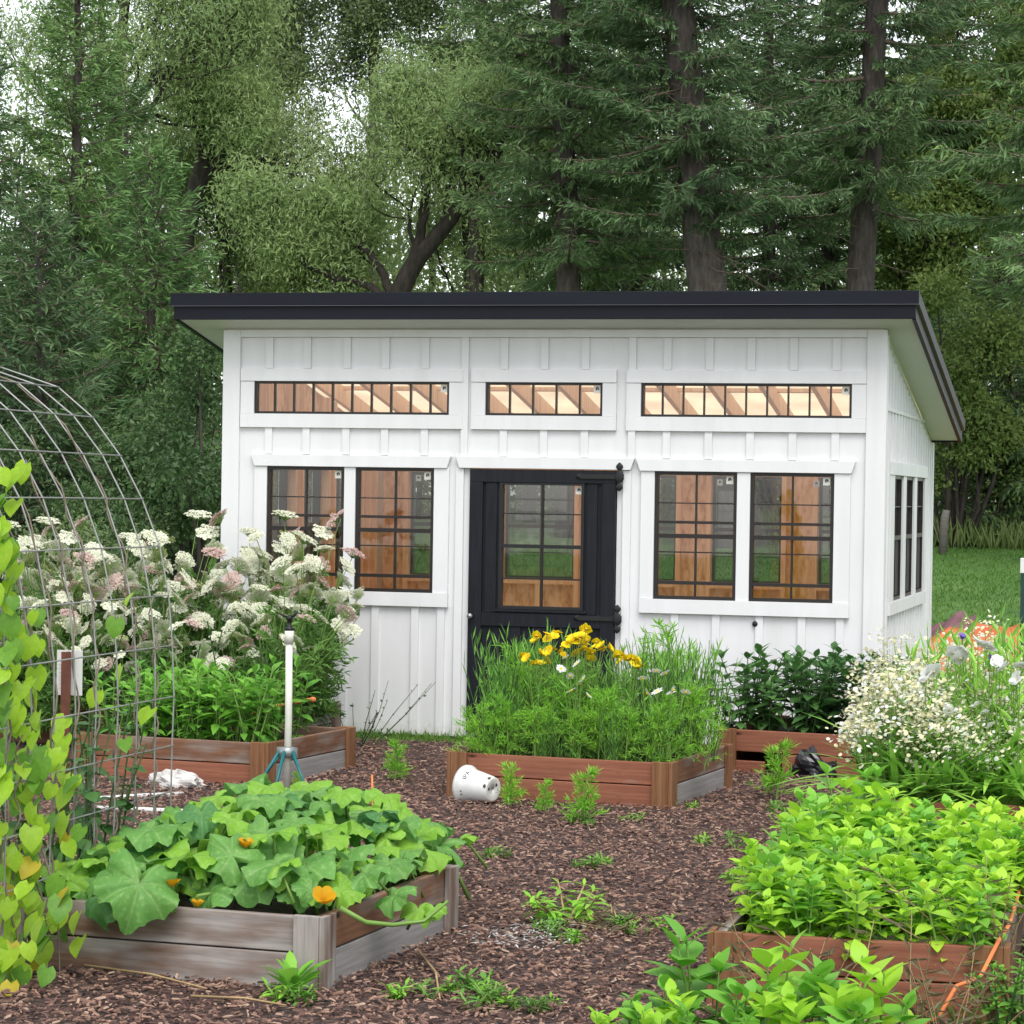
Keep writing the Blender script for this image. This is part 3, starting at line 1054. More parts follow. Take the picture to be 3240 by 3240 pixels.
# ------------------------------------------------------------------ raised beds
def raised_bed(cx, cy, w, d, h, rz, label, front, side, back=None, gap=None, post='cedar_p'):
    t = thing('raised_bed', (cx, cy, 0), label, 'raised bed', None, rz)
    hb = h / 2
    th = .035

    def board(name, mat, x0, y0, z0, L_, hgt, ang, tilt=0.0):
        mb = MB().box(-L_ / 2, L_ / 2, -th / 2, th / 2, 0, hgt)
        o_ = mb.build(name, M[mat], t, bevel=.004)
        o_.location = (x0, y0, z0)
        o_.rotation_euler = (tilt, 0, ang)
        return o_
    back = back or side
    for k in (0, 1):
        z0 = .002 + k * hb
        hgt = hb - .006
        if gap and k == 0:
            board('board', front[k], -w / 2 + .17, -d / 2, z0, .24, hgt * .6, 0)
            board('board', front[k], .17, -d / 2, z0, w - .48, hgt, 0)
        else:
            board('board', front[k], 0, -d / 2, z0, w, hgt, 0, R(rnd.uniform(-1, 1)))
        board('board', back[k], 0, d / 2, z0, w, hgt, 0)
        board('board', side[k], w / 2 - th / 2, 0, z0, d - th - .002, hgt, R(90), R(rnd.uniform(-1, 1)))
        board('board', side[k], -w / 2 + th / 2, 0, z0, d - th - .002, hgt, R(90))
    for sx in (-1, 1):
        for sy in (-1, 1):
            mb = MB()
            pw, pt = .10, .024
            x0 = sx * (w / 2)
            y0 = sy * (d / 2 + th / 2)
            yb = (y0 + sy * .001, y0 + sy * pt)
            mb.box(min(x0, x0 - sx * pw), max(x0, x0 - sx * pw), min(yb), max(yb), 0, h + .004)
            xb = (x0 + sx * .001, x0 + sx * pt)
            ya, yc = y0 + sy * pt, y0 - sy * (pw - .01)
            mb.box(min(xb), max(xb), min(ya, yc), max(ya, yc), 0, h + .004)
            # grain runs up the post: build lying down, then stand it up
            for q in range(len(mb.V)):
                v = mb.V[q]
                mb.V[q] = np.stack([v[:, 2], v[:, 1], -v[:, 0]], 1)
            o_ = mb.build('corner_post', M[post if rnd.random() < .75 else 'cedar_b'], t, bevel=.004)
            o_.rotation_euler = (0, R(-90), 0)
    n_ = 14
    v = [(-w / 2 + .02 + (w - .04) * i / n_, -d / 2 + .02 + (d - .04) * j / n_, h - .06 + rnd.uniform(-.012, .012)) for j in range(n_ + 1) for i in range(n_ + 1)]
    f = [(j * (n_ + 1) + i, j * (n_ + 1) + i + 1, (j + 1) * (n_ + 1) + i + 1, (j + 1) * (n_ + 1) + i) for j in range(n_) for i in range(n_)]
    MB().add(v, f, 0, True).build('soil', M['soil'], t)
    return t


BED_A = raised_bed(3.36, -8.76, 1.28, 1.36, .27, R(-4), 'weathered grey timber bed full of big squash leaves, front left of the path', ('cedar_g', 'cedar_g'), ('cedar_w', 'cedar_b'), post='cedar_g')
BED_B = raised_bed(3.50, -2.98, 1.34, 1.22, .27, R(-6), 'reddish timber bed in front of the black door with yellow flowers', ('cedar', 'cedar'), ('cedar_w', 'cedar_b'))
BED_C = raised_bed(1.02, -2.8, 1.3, 1.18, .27, R(-7), 'brown timber bed behind the sprinkler stand with leafy green plants', ('cedar', 'cedar_b'), ('cedar_w', 'cedar_b'))
BED_D = raised_bed(4.77, -1.08, 1.3, 1.1, .29, R(-9), 'reddish timber bed against the right end of the shed with dark leafy plants', ('cedar', 'cedar'), ('cedar', 'cedar'), gap=True)
BED_E = raised_bed(6.11, -4.35, 1.36, 1.3, .27, R(0), 'reddish timber bed at the right edge with white flowers and strap leaves', ('cedar', 'cedar'), ('cedar', 'cedar'))
BED_F = raised_bed(5.83, -8.2, 1.0, 2.2, .27, R(1), 'long timber bed of lime green plants at the front right', ('cedar', 'cedar'), ('cedar_b', 'cedar_g'))
BED_G = raised_bed(-.2, -.98, 2.45, 1.1, .27, R(-4), 'half hidden timber bed of tall cream umbels against the left of the shed', ('cedar_b', 'cedar'), ('grey_wood', 'grey_wood'))

# ------------------------------------------------------------------ trees
def unit(v):
    v = np.asarray(v, float)
    return v / (np.linalg.norm(v, axis=-1, keepdims=True) + 1e-9)


def trunk_path(base, top, n, wob, rg):
    base, top = np.array(base, float), np.array(top, float)
    t = np.linspace(0, 1, n)
    p = base + (top - base) * t[:, None]
    w = np.cumsum(rg.normal(0, wob, (n, 2)), 0)
    w -= np.outer(t, w[-1])
    p[:, :2] += w
    return p


def spruce(x, y, Hh, r0, crown_z, Rmax, label, seed, top=(0, 0), mat='spruce', dens=1.0, dead=30, group='conifers at the edge of the woods', droop=.25, taper=.75):
    rg = np.random.default_rng(seed)
    z0 = ground_z(y) - .1
    t = thing('spruce_tree', (x, y, z0), label, 'tree', group)
    path = trunk_path((0, 0, 0), (top[0], top[1], Hh), 14, .04, rg)
    tt = np.linspace(0, 1, 14)
    rad = r0 * (1 - tt) ** .55 + .015
    rad[0] *= 1.35
    MB().tube(path, rad, 12).build('trunk', M['bark'], t)
    lim, fol = MB(), MB()
    S0, S1, SR = [], [], []
    CP, CD, CL = [], [], []
    nb = int(dens * (Hh - crown_z) * 12)

    def tr(z):
        i = np.clip(z / Hh * 13, 0, 12.99)
        k = int(i)
        return path[k] + (path[k + 1] - path[k]) * (i - k)
    for b in range(nb):
        z = crown_z + (Hh - crown_z) * ((b + rg.uniform(0, 1)) / nb) ** 1.0
        h = (z - crown_z) / (Hh - crown_z)
        Lb = Rmax * (1 - h) ** taper * rg.uniform(.55, 1.1) * (1 if h > .12 else .6 + 3 * h) + .25
        az = b * 2.399 + rg.uniform(-.5, .5)
        el = -.10 - droop * (1 - h) + .75 * h ** 2 + rg.normal(0, .1)
        d = np.array([math.cos(az) * math.cos(el), math.sin(az) * math.cos(el), math.sin(el)])
        p = [tr(z)]
        n = 6
        for k in range(n):
            d = unit(d + np.array([rg.normal(0, .07), rg.normal(0, .07), .07 + .05 * k / n]))
            p.append(p[-1] + d * Lb / n)
        p = np.array(p)
        lim.tube(p, np.linspace(.012 + .012 * Lb, .004, n + 1), 4, cap=False)
        side = unit(np.cross(p[-1] - p[0], (0, 0, 1)))
        nt_ = max(8, int(Lb * 14 * rg.uniform(.75, 1.1)))
        for k in range(nt_):
            f = .05 + .95 * (k + rg.uniform(0, 1)) / nt_
            i = min(f * n, n - .01)
            q = int(i)
            c = p[q] + (p[q + 1] - p[q]) * (i - q)
            tg = unit(p[q + 1] - p[q])
            s = side * (1 if k % 2 else -1)
            td = unit(tg * .75 + s * rg.uniform(.5, 1.0) + np.array([0, 0, rg.uniform(-.55, .02)]))
            tl = (.22 + .42 * Lb * (1 - f) * .55) * rg.uniform(.7, 1.2)
            S0.append(c)
            S1.append(c + td * tl)
            SR.append(.006)
            m_ = max(5, int(tl / .028))
            u = (np.arange(m_) + rg.uniform(0, 1, m_)) / m_
            CP.append(c + np.outer(u * tl, td) + rg.normal(0, .015, (m_, 3)))
            dd = td * .9 + rg.normal(0, .42, (m_, 3)) + np.array([0, 0, -.12])
            CD.append(dd)
            CL.append(np.full(m_, 1.0))
    for k in range(dead):
        z = rg.uniform(1.5, crown_z + .35 * (Hh - crown_z))
        az = rg.uniform(0, 6.28)
        p0 = tr(z)
        d = np.array([math.cos(az), math.sin(az), rg.uniform(-.5, .1)])
        L_ = rg.uniform(.4, 1.9)
        pts = [p0]
        for q in range(4):
            d = unit(d + rg.normal(0, .2, 3))
            pts.append(pts[-1] + d * L_ / 4)
            if q:
                e = pts[-1] + unit(d + rg.normal(0, .7, 3)) * L_ * .3
                S0.append(pts[-1])
                S1.append(e)
                SR.append(.005)
        lim.tube(pts, np.linspace(.016, .004, 5), 4, cap=False)
    lim.sticks(S0, S1, np.array(SR), .003, 0)
    lim.build('limbs', M['twig'], t)
    P, D = np.concatenate(CP), np.concatenate(CD)
    fol.cards(P, D, rg.uniform(.13, .25, len(P)), rg.uniform(.026, .05, len(P)), rg, up=.5)
    fol.build('crown', M[mat], t)
    return t


def grow(rg, p, d, r, L_, depth, lim, S, T, spread=.55, up=.15, wander=.22, kids=(2, 4)):
    """limb that forks; S collects thin twigs, T collects leafy twigs"""
    n = 5
    pts = [np.array(p, float)]
    d = unit(d)
    for k in range(n):
        d = unit(d + rg.normal(0, wander, 3) * np.array([1, 1, .7]) + np.array([0, 0, up * .4]))
        pts.append(pts[-1] + d * L_ / n)
    rr = np.linspace(r, r * .6, n + 1)
    if r > .018:
        lim.tube(pts, rr, 6 if r > .05 else 4, cap=False)
    else:
        for a, b, c in zip(pts[:-1], pts[1:], rr):
            S.append((a, b, c))
    if depth == 0:
        T.append(np.array(pts))
        return
    if depth <= 2:
        T.append(np.array(pts[1:]))
    nk = rg.integers(*kids)
    for k in range(nk):
        i = rg.integers(2, n + 1)
        q = unit(d + rg.normal(0, spread, 3) + np.array([0, 0, up]))
        grow(rg, pts[i], q, rr[i] * rg.uniform(.5, .75), L_ * rg.uniform(.6, .85), depth - 1, lim, S, T, spread, up, wander, kids)
    grow(rg, pts[-1], d, rr[-1] * .9, L_ * .75, depth - 1, lim, S, T, spread, up, wander, kids)


def broadleaf(name, x, y, stems, label, seed, mat, bark='bark_d', leaf_l=.08, leaf_w=.03, per=26, puff=.22, depth=4, group='broadleaved trees of the woods', hang=.0, **kw):
    """stems: list of (path points relative to the base, r0, r1, [forks along the stem], limb length)"""
    rg = np.random.default_rng(seed)
    t = thing(name, (x, y, ground_z(y) - .1), label, 'tree', group)
    tr_, lim, S, T = MB(), MB(), [], []
    for pts, r0, r1, forks, Ll in stems:
        pts = np.array(pts, float)
        # smooth the stem
        q = np.linspace(0, len(pts) - 1, 16)
        sm = np.stack([np.interp(q, np.arange(len(pts)), pts[:, c]) for c in range(3)], 1)
        sm[1:-1] = (sm[:-2] + sm[1:-1] * 2 + sm[2:]) / 4 + rg.normal(0, .02, (14, 3))
        rad = np.linspace(r0, r1, 16)
        tr_.tube(sm, rad, 10)
        for f in forks:
            i = min(int(f * 15), 15)
            az = rg.uniform(0, 6.28)
            d = unit(unit(sm[min(i + 1, 15)] - sm[max(i - 1, 0)]) * .7 + np.array([math.cos(az), math.sin(az), .1]) * rg.uniform(.5, 1.0))
            grow(rg, sm[i], d, rad[i] * rg.uniform(.35, .55), Ll * rg.uniform(.7, 1.15), depth, lim, S, T, **kw)
    tr_.build('trunk', M[bark], t)
    if S:
        lim.sticks([s[0] for s in S], [s[1] for s in S], np.array([max(s[2], .004) for s in S]), np.array([max(s[2] * .7, .003) for s in S]))
    lim.build('limbs', M[bark], t)
    tw = np.concatenate([np.repeat(a, 1, 0) for a in T])
    k = rg.integers(0, len(tw), len(T) * per)
    P = tw[k] + rg.normal(0, puff, (len(k), 3))
    D = rg.normal(0, 1, (len(k), 3)) + np.array([0, 0, -hang])
    MB().cards(P, D, rg.uniform(leaf_l * .7, leaf_l * 1.3, len(k)), rg.uniform(leaf_w * .7, leaf_w * 1.3, len(k)), rg, up=.45).build('crown', M[mat], t)
    return t


def bush(name, x, y, Hh, Rr, label, seed, mat, leaf_l, leaf_w, n, group=None, z=None, cat='shrub', lumps=14):
    rg = np.random.default_rng(seed)
    z0 = ground_z(y) - .05 if z is None else z
    t = thing(name, (x, y, z0), label, cat, group)
    S, C = MB(), []
    for k in range(lumps):
        a, h = rg.uniform(0, 6.28), rg.uniform(.25, 1)
        rr = Rr * math.sqrt(rg.uniform(0, 1)) * (1.05 - .5 * h)
        c = np.array([math.cos(a) * rr, math.sin(a) * rr, Hh * h * .88])
        C.append((c, rg.uniform(.22, .42) * Rr))
        b = np.array([c[0] * .25, c[1] * .25, 0])
        mid = (b + c) / 2 + rg.normal(0, .1 * Rr, 3)
        S.tube([b, mid, c], [.03 * Hh / 3, .02 * Hh / 3, .008], 4, cap=False)
    S.build('stems', M['bark_d'], t)
    P, D = [], []
    for c, r in C:
        m_ = n // lumps
        v = unit(rg.normal(0, 1, (m_, 3)))
        rr = r * rg.uniform(.35, 1.1, (m_, 1)) * (1 + .35 * np.sin(v[:, :1] * 7 + c[0] * 9) * np.sin(v[:, 2:] * 6))
        P.append(c + v * rr * np.array([1, 1, .8]))
        D.append(v * .5 + rg.normal(0, .6, (m_, 3)) + np.array([0, 0, -.2]))
    P, D = np.concatenate(P), np.concatenate(D)
    P[:, 2] = np.maximum(P[:, 2], .03)
    MB().cards(P, D, rg.uniform(leaf_l * .7, leaf_l * 1.3, len(P)), rg.uniform(leaf_w * .7, leaf_w * 1.3, len(P)), rg, up=.5).build('foliage', M[mat], t)
    return t


def tx(px, y, py=560):
    return float(at_y(px, py, y)[0])


def rel(px, py, y, base):
    """a point of the stem met at depth y, relative to the base"""
    p = at_y(px, py, y)
    return tuple(p - np.array(base))


# the three big spruces behind the roof
y = 30.0
xb = tx(1056, y) + .32
spruce(xb, y, 17, .27, 5.2, 3.2, 'tall spruce with a bare straight dark trunk, behind the middle of the roof', 1, (-.9, .3), dens=.8, dead=46)
y = 28.0
xb = tx(1318, y) + .73
spruce(xb, y, 18, .41, 5.7, 3.3, 'thickest spruce trunk, greyish and leaning, behind the roof right of centre', 2, (-2.2, .2), dens=.8, dead=70)
y = 31.0
xb = tx(1632, y) - .33
spruce(xb, y, 18, .30, 6.4, 3.1, 'tall spruce with a slim bare trunk, behind the right end of the roof', 3, (1.0, .3), dens=.72, dead=26)
# denser conifers behind them
spruce(tx(1450, 37), 37, 15, .18, 1.5, 2.7, 'dense dark spruce filling the gap left of the slim right trunk', 4, dens=1.0, dead=4)
spruce(tx(1555, 41), 41, 17, .18, 2.0, 2.6, 'dense dark spruce behind the slim right trunk', 5, dens=.9, dead=4)
spruce(tx(1185, 40), 40, 18, .26, 4.0, 2.8, 'shaded spruce between the two thickest trunks', 6, dens=.8, dead=20)
spruce(tx(890, 42), 42, 19, .26, 8.6, 2.9, 'spruce whose boughs hang at the top above the leaning dark trunk', 7, dens=.7, dead=10)
# left dark conifers
spruce(tx(140, 26), 26, 11.4, .13, .3, 2.5, 'dark pointed spruce whose narrow top stands against the light leaves, upper left', 8, dens=1.0, dead=0, mat='spruce_l', taper=.9)
spruce(tx(-60, 24), 24, 9.6, .12, .4, 2.6, 'dark spruce cut by the left edge of the view', 9, dens=.95, dead=0)
spruce(tx(285, 23), 23, 6.8, .09, .2, 2.1, 'short bushy spruce left of the roof edge', 10, dens=1.25, dead=0, mat='spruce_l', taper=.65)
spruce(tx(60, 19), 19, 5.6, .08, .15, 1.9, 'low dark spruce behind the wire arch', 11, dens=1.3, dead=0, taper=.6)
spruce(tx(230, 29), 29, 8.6, .1, .3, 2.2, 'middle sized spruce between the pointed spruce and the olive trees', 12, dens=1.1, dead=0, taper=.7)
# right edge
spruce(tx(2010, 25), 25, 17, .28, 4.8, 2.7, 'spruce standing past the right edge, only its drooping boughs in view', 13, dens=.7, dead=10, droop=.35)
spruce(tx(1905, 30), 30, 5.8, .09, .2, 1.6, 'small dark spruce low at the right edge', 14, dens=1.2, dead=0, taper=.7)

# broadleaved trees
y = 35.0
b = (tx(225, y, 900), y, ground_z(y))
broadleaf('willow_tree', b[0], y, [([(0, 0, 0), rel(222, 420, y, b), rel(212, 250, y, b), rel(222, 110, y, b), rel(245, -60, y, b)], .26, .09, [.35, .45, .5, .58, .64, .7, .76, .82, .88, .94, 1, 1], 1.75)],
          'olive leaved tree with an upright dark trunk, upper left', 21, 'willow', leaf_l=.15, leaf_w=.036, per=13, puff=.27, hang=.8)
y = 37.0
b = (tx(300, y, 900), y, ground_z(y))
broadleaf('willow_tree', b[0], y, [([(0, 0, 0), rel(340, 470, y, b), rel(372, 340, y, b), rel(405, 240, y, b), rel(440, 130, y, b), rel(460, 20, y, b)], .27, .09, [.46, .52, .58, .64, .7, .75, .8, .86, .92, 1], 1.3),
          (([rel(372, 340, y, b), rel(425, 280, y, b), rel(478, 225, y, b)]), .11, .05, [.4, .6, .8, 1], .6)],
          'olive leaved tree with a leaning split trunk, left of the patch of sky', 22, 'willow', leaf_l=.15, leaf_w=.036, per=13, puff=.27, hang=.8)
y = 43.0
for i, (p0, p1, lab) in enumerate(((455, 470, 'pale trunked aspen reaching the top edge above the leaning trunk'), (500, 520, 'thin pale aspen beside the patch of sky'))):
    b = (tx(p0, y, 900), y, ground_z(y))
    broadleaf('aspen_tree', b[0], y, [([(0, 0, 0), rel(p0, 500, y, b), rel(p1, 100, y, b), rel(p1 + 8, -150, y, b)], .2, .08, [.55, .62, .68, .74, .8, .86, .92, 1], 1.0)], lab, 23 + i, 'aspen', 'bark_p', leaf_l=.09, leaf_w=.07, per=14)
b = (tx(705, y, 900), y, ground_z(y))
broadleaf('aspen_tree', b[0], y, [([(0, 0, 0), rel(700, 500, y, b), rel(706, 100, y, b), rel(700, -150, y, b)], .2, .07, [.5, .56, .62, .68, .74, .8, .86, .92, 1], 1.1)], 'sparse grey green aspen against the sky at the top, left of the big spruces', 26, 'aspen', 'bark_p', leaf_l=.09, leaf_w=.07, per=14)
y = 33.0
b = (tx(742, y, 640), y, ground_z(y))
broadleaf('willow_tree', b[0], y, [([(0, 0, 0), rel(745, 560, y, b), rel(790, 480, y, b), rel(850, 400, y, b), rel(930, 290, y, b), rel(985, 200, y, b)], .26, .07, [.55, .64, .7, .76, .82, .88, .95, 1], .9),
          ([rel(750, 545, y, b), rel(795, 440, y, b), rel(806, 320, y, b), rel(800, 240, y, b)], .13, .05, [.3, .45, .6, .7, .8, .9, 1], .95),
          ([rel(742, 560, y, b), rel(690, 530, y, b), rel(600, 505, y, b), rel(520, 440, y, b), rel(505, 380, y, b)], .10, .04, [.2, .35, .5, .62, .75, .88], .7),
          ([rel(745, 560, y, b), rel(710, 480, y, b), rel(650, 420, y, b), rel(625, 370, y, b)], .10, .04, [.2, .4, .55, .7], .6)],
          'many stemmed olive tree with a black trunk leaning right over the roof', 27, 'willow', leaf_l=.14, leaf_w=.036, per=7, puff=.2, hang=.6)
y = 39.0
for i, (p0, p1, lab, mt_) in enumerate(((1790, 1800, 'yellow green tree right of the slim spruce trunk', 'ash'), (1900, 1880, 'yellow green tree at the right edge behind the drooping boughs', 'ash'), (1735, 1725, 'light green tree just right of the roof corner', 'willow'))):
    b = (tx(p0, y + i, 900), y + i, ground_z(y))
    hi = (80, 160, 330)[i]
    broadleaf('ash_tree', b[0], y + i, [([(0, 0, 0), rel(p0, 560, y + i, b), rel(p1, 420, y + i, b), rel(p1 + 10, hi, y + i, b)], .2, .06, [.2, .3, .4, .48, .56, .63, .7, .77, .84, .92, 1, 1], 1.2)], lab, 30 + i, mt_, 'bark_d', leaf_l=.13, leaf_w=.06, per=17, puff=.22)
y = 40.0
for i, (p0, top, lab) in enumerate(((575, 430, 'light green tree below the patch of sky'), (430, 420, 'green tree low behind the leaning split trunk'), (1000, 330, 'olive tree showing between the two left spruce trunks'), (1120, 260, 'olive tree showing right of the middle spruce trunk'), (880, 190, 'pale olive tree behind the many stemmed one'))):
    b = (tx(p0, y + i, 900), y + i, ground_z(y))
    broadleaf('willow_tree', b[0], y + i, [([(0, 0, 0), rel(p0 + 8, 640, y + i, b), rel(p0 - 6, top + 60, y + i, b), rel(p0, top, y + i, b)], .16, .05, [.25, .35, .45, .55, .65, .75, .85, .92, 1], 1.35)], lab, 40 + i, ('ash', 'ash', 'willow', 'willow', 'willow')[i], 'bark_d', leaf_l=.14, leaf_w=.04, per=13, puff=.25, hang=.5)

# shrubs
bush('shrub', tx(400, 9.5, 900), 9.5, 3.9, 1.2, 'leafy dark shrub close against the left side of the shed', 51, 'shrub', .075, .045, 9000)
bush('shrub', tx(330, 16, 900), 16, 3.3, 1.5, 'dark leafy shrub between the short spruce and the shed', 52, 'shrub', .08, .045, 9000)
bush('shrub', tx(1800, 29, 900), 29, 5.2, 1.7, 'leafy green bush standing behind the fence post at the right', 53, 'ash', .10, .055, 13000)
bush('shrub', tx(1925, 31, 900), 31, 4.6, 1.6, 'dark green bush at the right edge beyond the lawn', 54, 'shrub', .10, .055, 11000)
bush('shrub', tx(1720, 33, 900), 33, 4.8, 1.6, 'dark bush half behind the back corner of the shed', 55, 'shrub', .10, .055, 9000)
bush('shrub', tx(130, 21, 900), 21, 2.6, 1.6, 'dark low bush under the pointed spruce', 56, 'shrub', .08, .045, 8000)
bush('shrub', tx(10, 17, 900), 17, 2.4, 1.5, 'dark low bush at the left edge behind the wire arch', 57, 'shrub', .08, .045, 8000)
bush('shrub', tx(240, 13, 960), 13, 1.25, .9, 'small grey green shrub seen through the wire arch', 58, 'aspen', .06, .035, 4000)
bush('shrub', tx(90, 12, 960), 12, 1.35, .9, 'small grey green shrub near the left edge behind the umbels', 59, 'aspen', .06, .035, 4000)

# the rest of the wood, far back, reads as one mass of leaves and stems
rg = np.random.default_rng(77)
mbw = MB()
NC = 1500
cx = rg.uniform(-42, 8, NC)
cy = rg.uniform(47, 66, NC)
hmax = 15
cz = hmax * rg.beta(1.0, 1.9, NC) + .3
gap = []
for i in range(NC):
    dd = np.array([cx[i], cy[i], cz[i] + 1]) - CAM
    s_ = dd @ _fw
    pxx = 966 + _f * 1932 * (dd @ _rt) / s_
    pyy = 966 - _f * 1932 * (dd @ _up) / s_
    gap.append(not (485 < pxx < 735 and 40 < pyy < 350) and not (1800 < pxx < 1950 and pyy < 330) and not (400 < pxx < 720 and pyy < 70 and rg.uniform() < .7))
gap = np.array(gap)
cx, cy, cz = cx[gap], cy[gap], cz[gap]
P, D = [], []
for a, b_, c in zip(cx, cy, cz):
    r = rg.uniform(.9, 2.0)
    m_ = int(150 * r)
    v = unit(rg.normal(0, 1, (m_, 3)))
    P.append(np.array([a, b_, c + ground_z(b_)]) + v * r * rg.uniform(.2, 1, (m_, 1)) * np.array([1, 1, 1.15]))
    D.append(rg.normal(0, 1, (m_, 3)))
P, D = np.concatenate(P), np.concatenate(D)
P[:, 2] = np.maximum(P[:, 2], 1.1)
mbw.cards(P, D, rg.uniform(.12, .26, len(P)), rg.uniform(.06, .13, len(P)), rg, up=.4)
nt_ = 60
sx = rg.uniform(-40, 8, nt_)
sy = rg.uniform(48, 66, nt_)
sh = rg.uniform(8, 17, nt_)
p0 = np.stack([sx, sy, np.full(nt_, 1.0)], 1)
p1 = p0 + np.stack([rg.normal(0, .9, nt_), rg.normal(0, .3, nt_), sh], 1)
mbw.sticks(p0, p1, rg.uniform(.05, .12, nt_), .03, 1)
o = mbw.build('far_woods', [M['woods'], M['bark_d']])
o['kind'] = 'stuff'
tag(o, 'deeper woods seen as one mass of leaves and thin trunks between the nearer trees', 'woods')

# ------------------------------------------------------------------ plant building blocks
def leaf_tpl(w=.5, fold=.18, droop=.3, shape=(.04, .62, 1.0, .78, .34, .0), ts=(0, .2, .42, .66, .87, 1.0)):
    v, f = [], []
    for t, s_ in zip(ts, shape):
        hw = w * .5 * s_
        z = .18 * t - droop * t * t
        v += [(-hw, t, z + fold * hw), (0, t, z), (hw, t, z + fold * hw)]
    for k in range(len(ts) - 1):
        a = k * 3
        f += [(a, a + 1, a + 4, a + 3), (a + 1, a + 2, a + 5, a + 4)]
    return np.array(v), np.array(f)


OVATE = leaf_tpl(.52)
LANCE = leaf_tpl(.26, .2, .35, (.1, .6, 1, .8, .4, 0))
STRAP = leaf_tpl(.075, .4, .95, (.7, .95, 1, .85, .5, 0))


def scaled(RX, L):
    return RX * np.asarray(L)[:, None, None]


def leafy_proto(name, seed, h, stems, nodes, ll, mat, smat, tpl=OVATE, spread=.25, el=(75, 5), pairs=2, cat='plant', bare=.0, mats=None):
    rg = np.random.default_rng(seed)
    t = thing(name, (0, 0, 0), '', cat)
    st, fo = MB(), MB()
    P, D, Nn, Ls = [], [], [], []
    for s in range(stems):
        a = rg.uniform(0, 6.28)
        b = np.array([math.cos(a), math.sin(a), 0]) * rg.uniform(0, spread * .25)
        hh_ = h * rg.uniform(.75, 1.05)
        top = b + np.array([math.cos(a) * spread * rg.uniform(.2, 1), math.sin(a) * spread * rg.uniform(.2, 1), hh_])
        mid = (b + top) / 2 + np.array([0, 0, .06 * h])
        st.tube([b, mid, top], [.006, .005, .003], 5, cap=False)
        for k in range(nodes):
            u = bare + (1 - bare) * (k + .4) / nodes
            c = b + (mid - b) * min(u * 2, 1) if u < .5 else mid + (top - mid) * (u - .5) * 2
            for q in range(pairs):
                az = k * 1.571 + q * 2 * np.pi / pairs + rg.uniform(-.35, .35) + a
                e = R(el[1] + (el[0] - el[1]) * u ** 2.2 + rg.uniform(-14, 14))
                D.append((math.cos(az) * math.cos(e), math.sin(az) * math.cos(e), math.sin(e)))
                Nn.append((-math.cos(az) * math.sin(e) * .9 + rg.normal(0, .2), -math.sin(az) * math.sin(e) * .9 + rg.normal(0, .2), math.cos(e) + .05))
                P.append(c)
                Ls.append(ll * rg.uniform(.75, 1.15) * (1.0 - .5 * max(0, u - .55) / .45) * (.7 + .6 * min(u, .5)))
    fo.inst(*tpl, P, scaled(basis(np.array(D), np.array(Nn)), np.array(Ls)))
    st.build('stem', M[smat], t)
    fo.build('foliage', M[mat], t)
    return t


def wispy_proto(name, seed, h, stems, spread, mat, smat, n_leaf, ll, lw, lean=.25, curl=.3, cat='plant'):
    """many thin upright stems with narrow leaves"""
    rg = np.random.default_rng(seed)
    t = thing(name, (0, 0, 0), '', cat)
    st, fo = MB(), MB()
    P, D = [], []
    for s in range(stems):
        a = rg.uniform(0, 6.28)
        r = spread * math.sqrt(rg.uniform(0, 1))
        b = np.array([math.cos(a) * r * .5, math.sin(a) * r * .5, 0])
        hh_ = h * rg.uniform(.6, 1.05)
        top = b + np.array([math.cos(a) * r * lean * 3 + rg.normal(0, .03), math.sin(a) * r * lean * 3 + rg.normal(0, .03), hh_])
        mid = (b + top) / 2 + rg.normal(0, .012, 3)
        st.tube([b, mid, top], [.0035, .003, .002], 3, cap=False)
        for k in range(n_leaf):
            u = rg.uniform(.05, 1)
            c = b + (mid - b) * u * 2 if u < .5 else mid + (top - mid) * (u - .5) * 2
            az = rg.uniform(0, 6.28)
            P.append(c)
            D.append((math.cos(az) * curl, math.sin(az) * curl, 1 - curl + rg.normal(0, .2)))
    fo.cards(P, np.array(D), rg.uniform(ll * .6, ll * 1.2, len(P)), lw, rg, up=.2)
    st.build('stem', M[smat], t)
    fo.build('foliage', M[mat], t)
    return t


def feathery_proto(name, seed, h, fronds, mat, smat, spread=.5, cat='plant'):
    """thread leaved plume"""
    rg = np.random.default_rng(seed)
    t = thing(name, (0, 0, 0), '', cat)
    st, P, D = MB(), [], []
    top = np.array([rg.normal(0, .03), rg.normal(0, .03), h])
    st.tube([(0, 0, 0), top * .5, top], [.006, .005, .002], 5, cap=False)
    for k in range(fronds):
        u = rg.uniform(.08, 1)
        c = top * u
        az = rg.uniform(0, 6.28)
        e = rg.uniform(.25, 1.1)
        fd = np.array([math.cos(az) * math.cos(e), math.sin(az) * math.cos(e), math.sin(e)])
        fl = h * spread * rg.uniform(.5, 1) * (1.15 - .6 * u)
        m_ = 16
        uu = rg.uniform(.1, 1, m_)
        P.append(c + np.outer(uu * fl, fd) + np.array([0, 0, -1]) * (uu ** 2)[:, None] * fl * .25)
        D.append(fd + rg.normal(0, .6, (m_, 3)))
        st.tube([c, c + fd * fl * .6, c + fd * fl + np.array([0, 0, -fl * .2])], [.0022, .0016, .001], 3, cap=False)
    P, D = np.concatenate(P), np.concatenate(D)
    MB().cards(P, D, rg.uniform(.03, .06, len(P)), .006, rg, up=.3).build('foliage', M[mat], t)
    st.build('stem', M[smat], t)
    return t


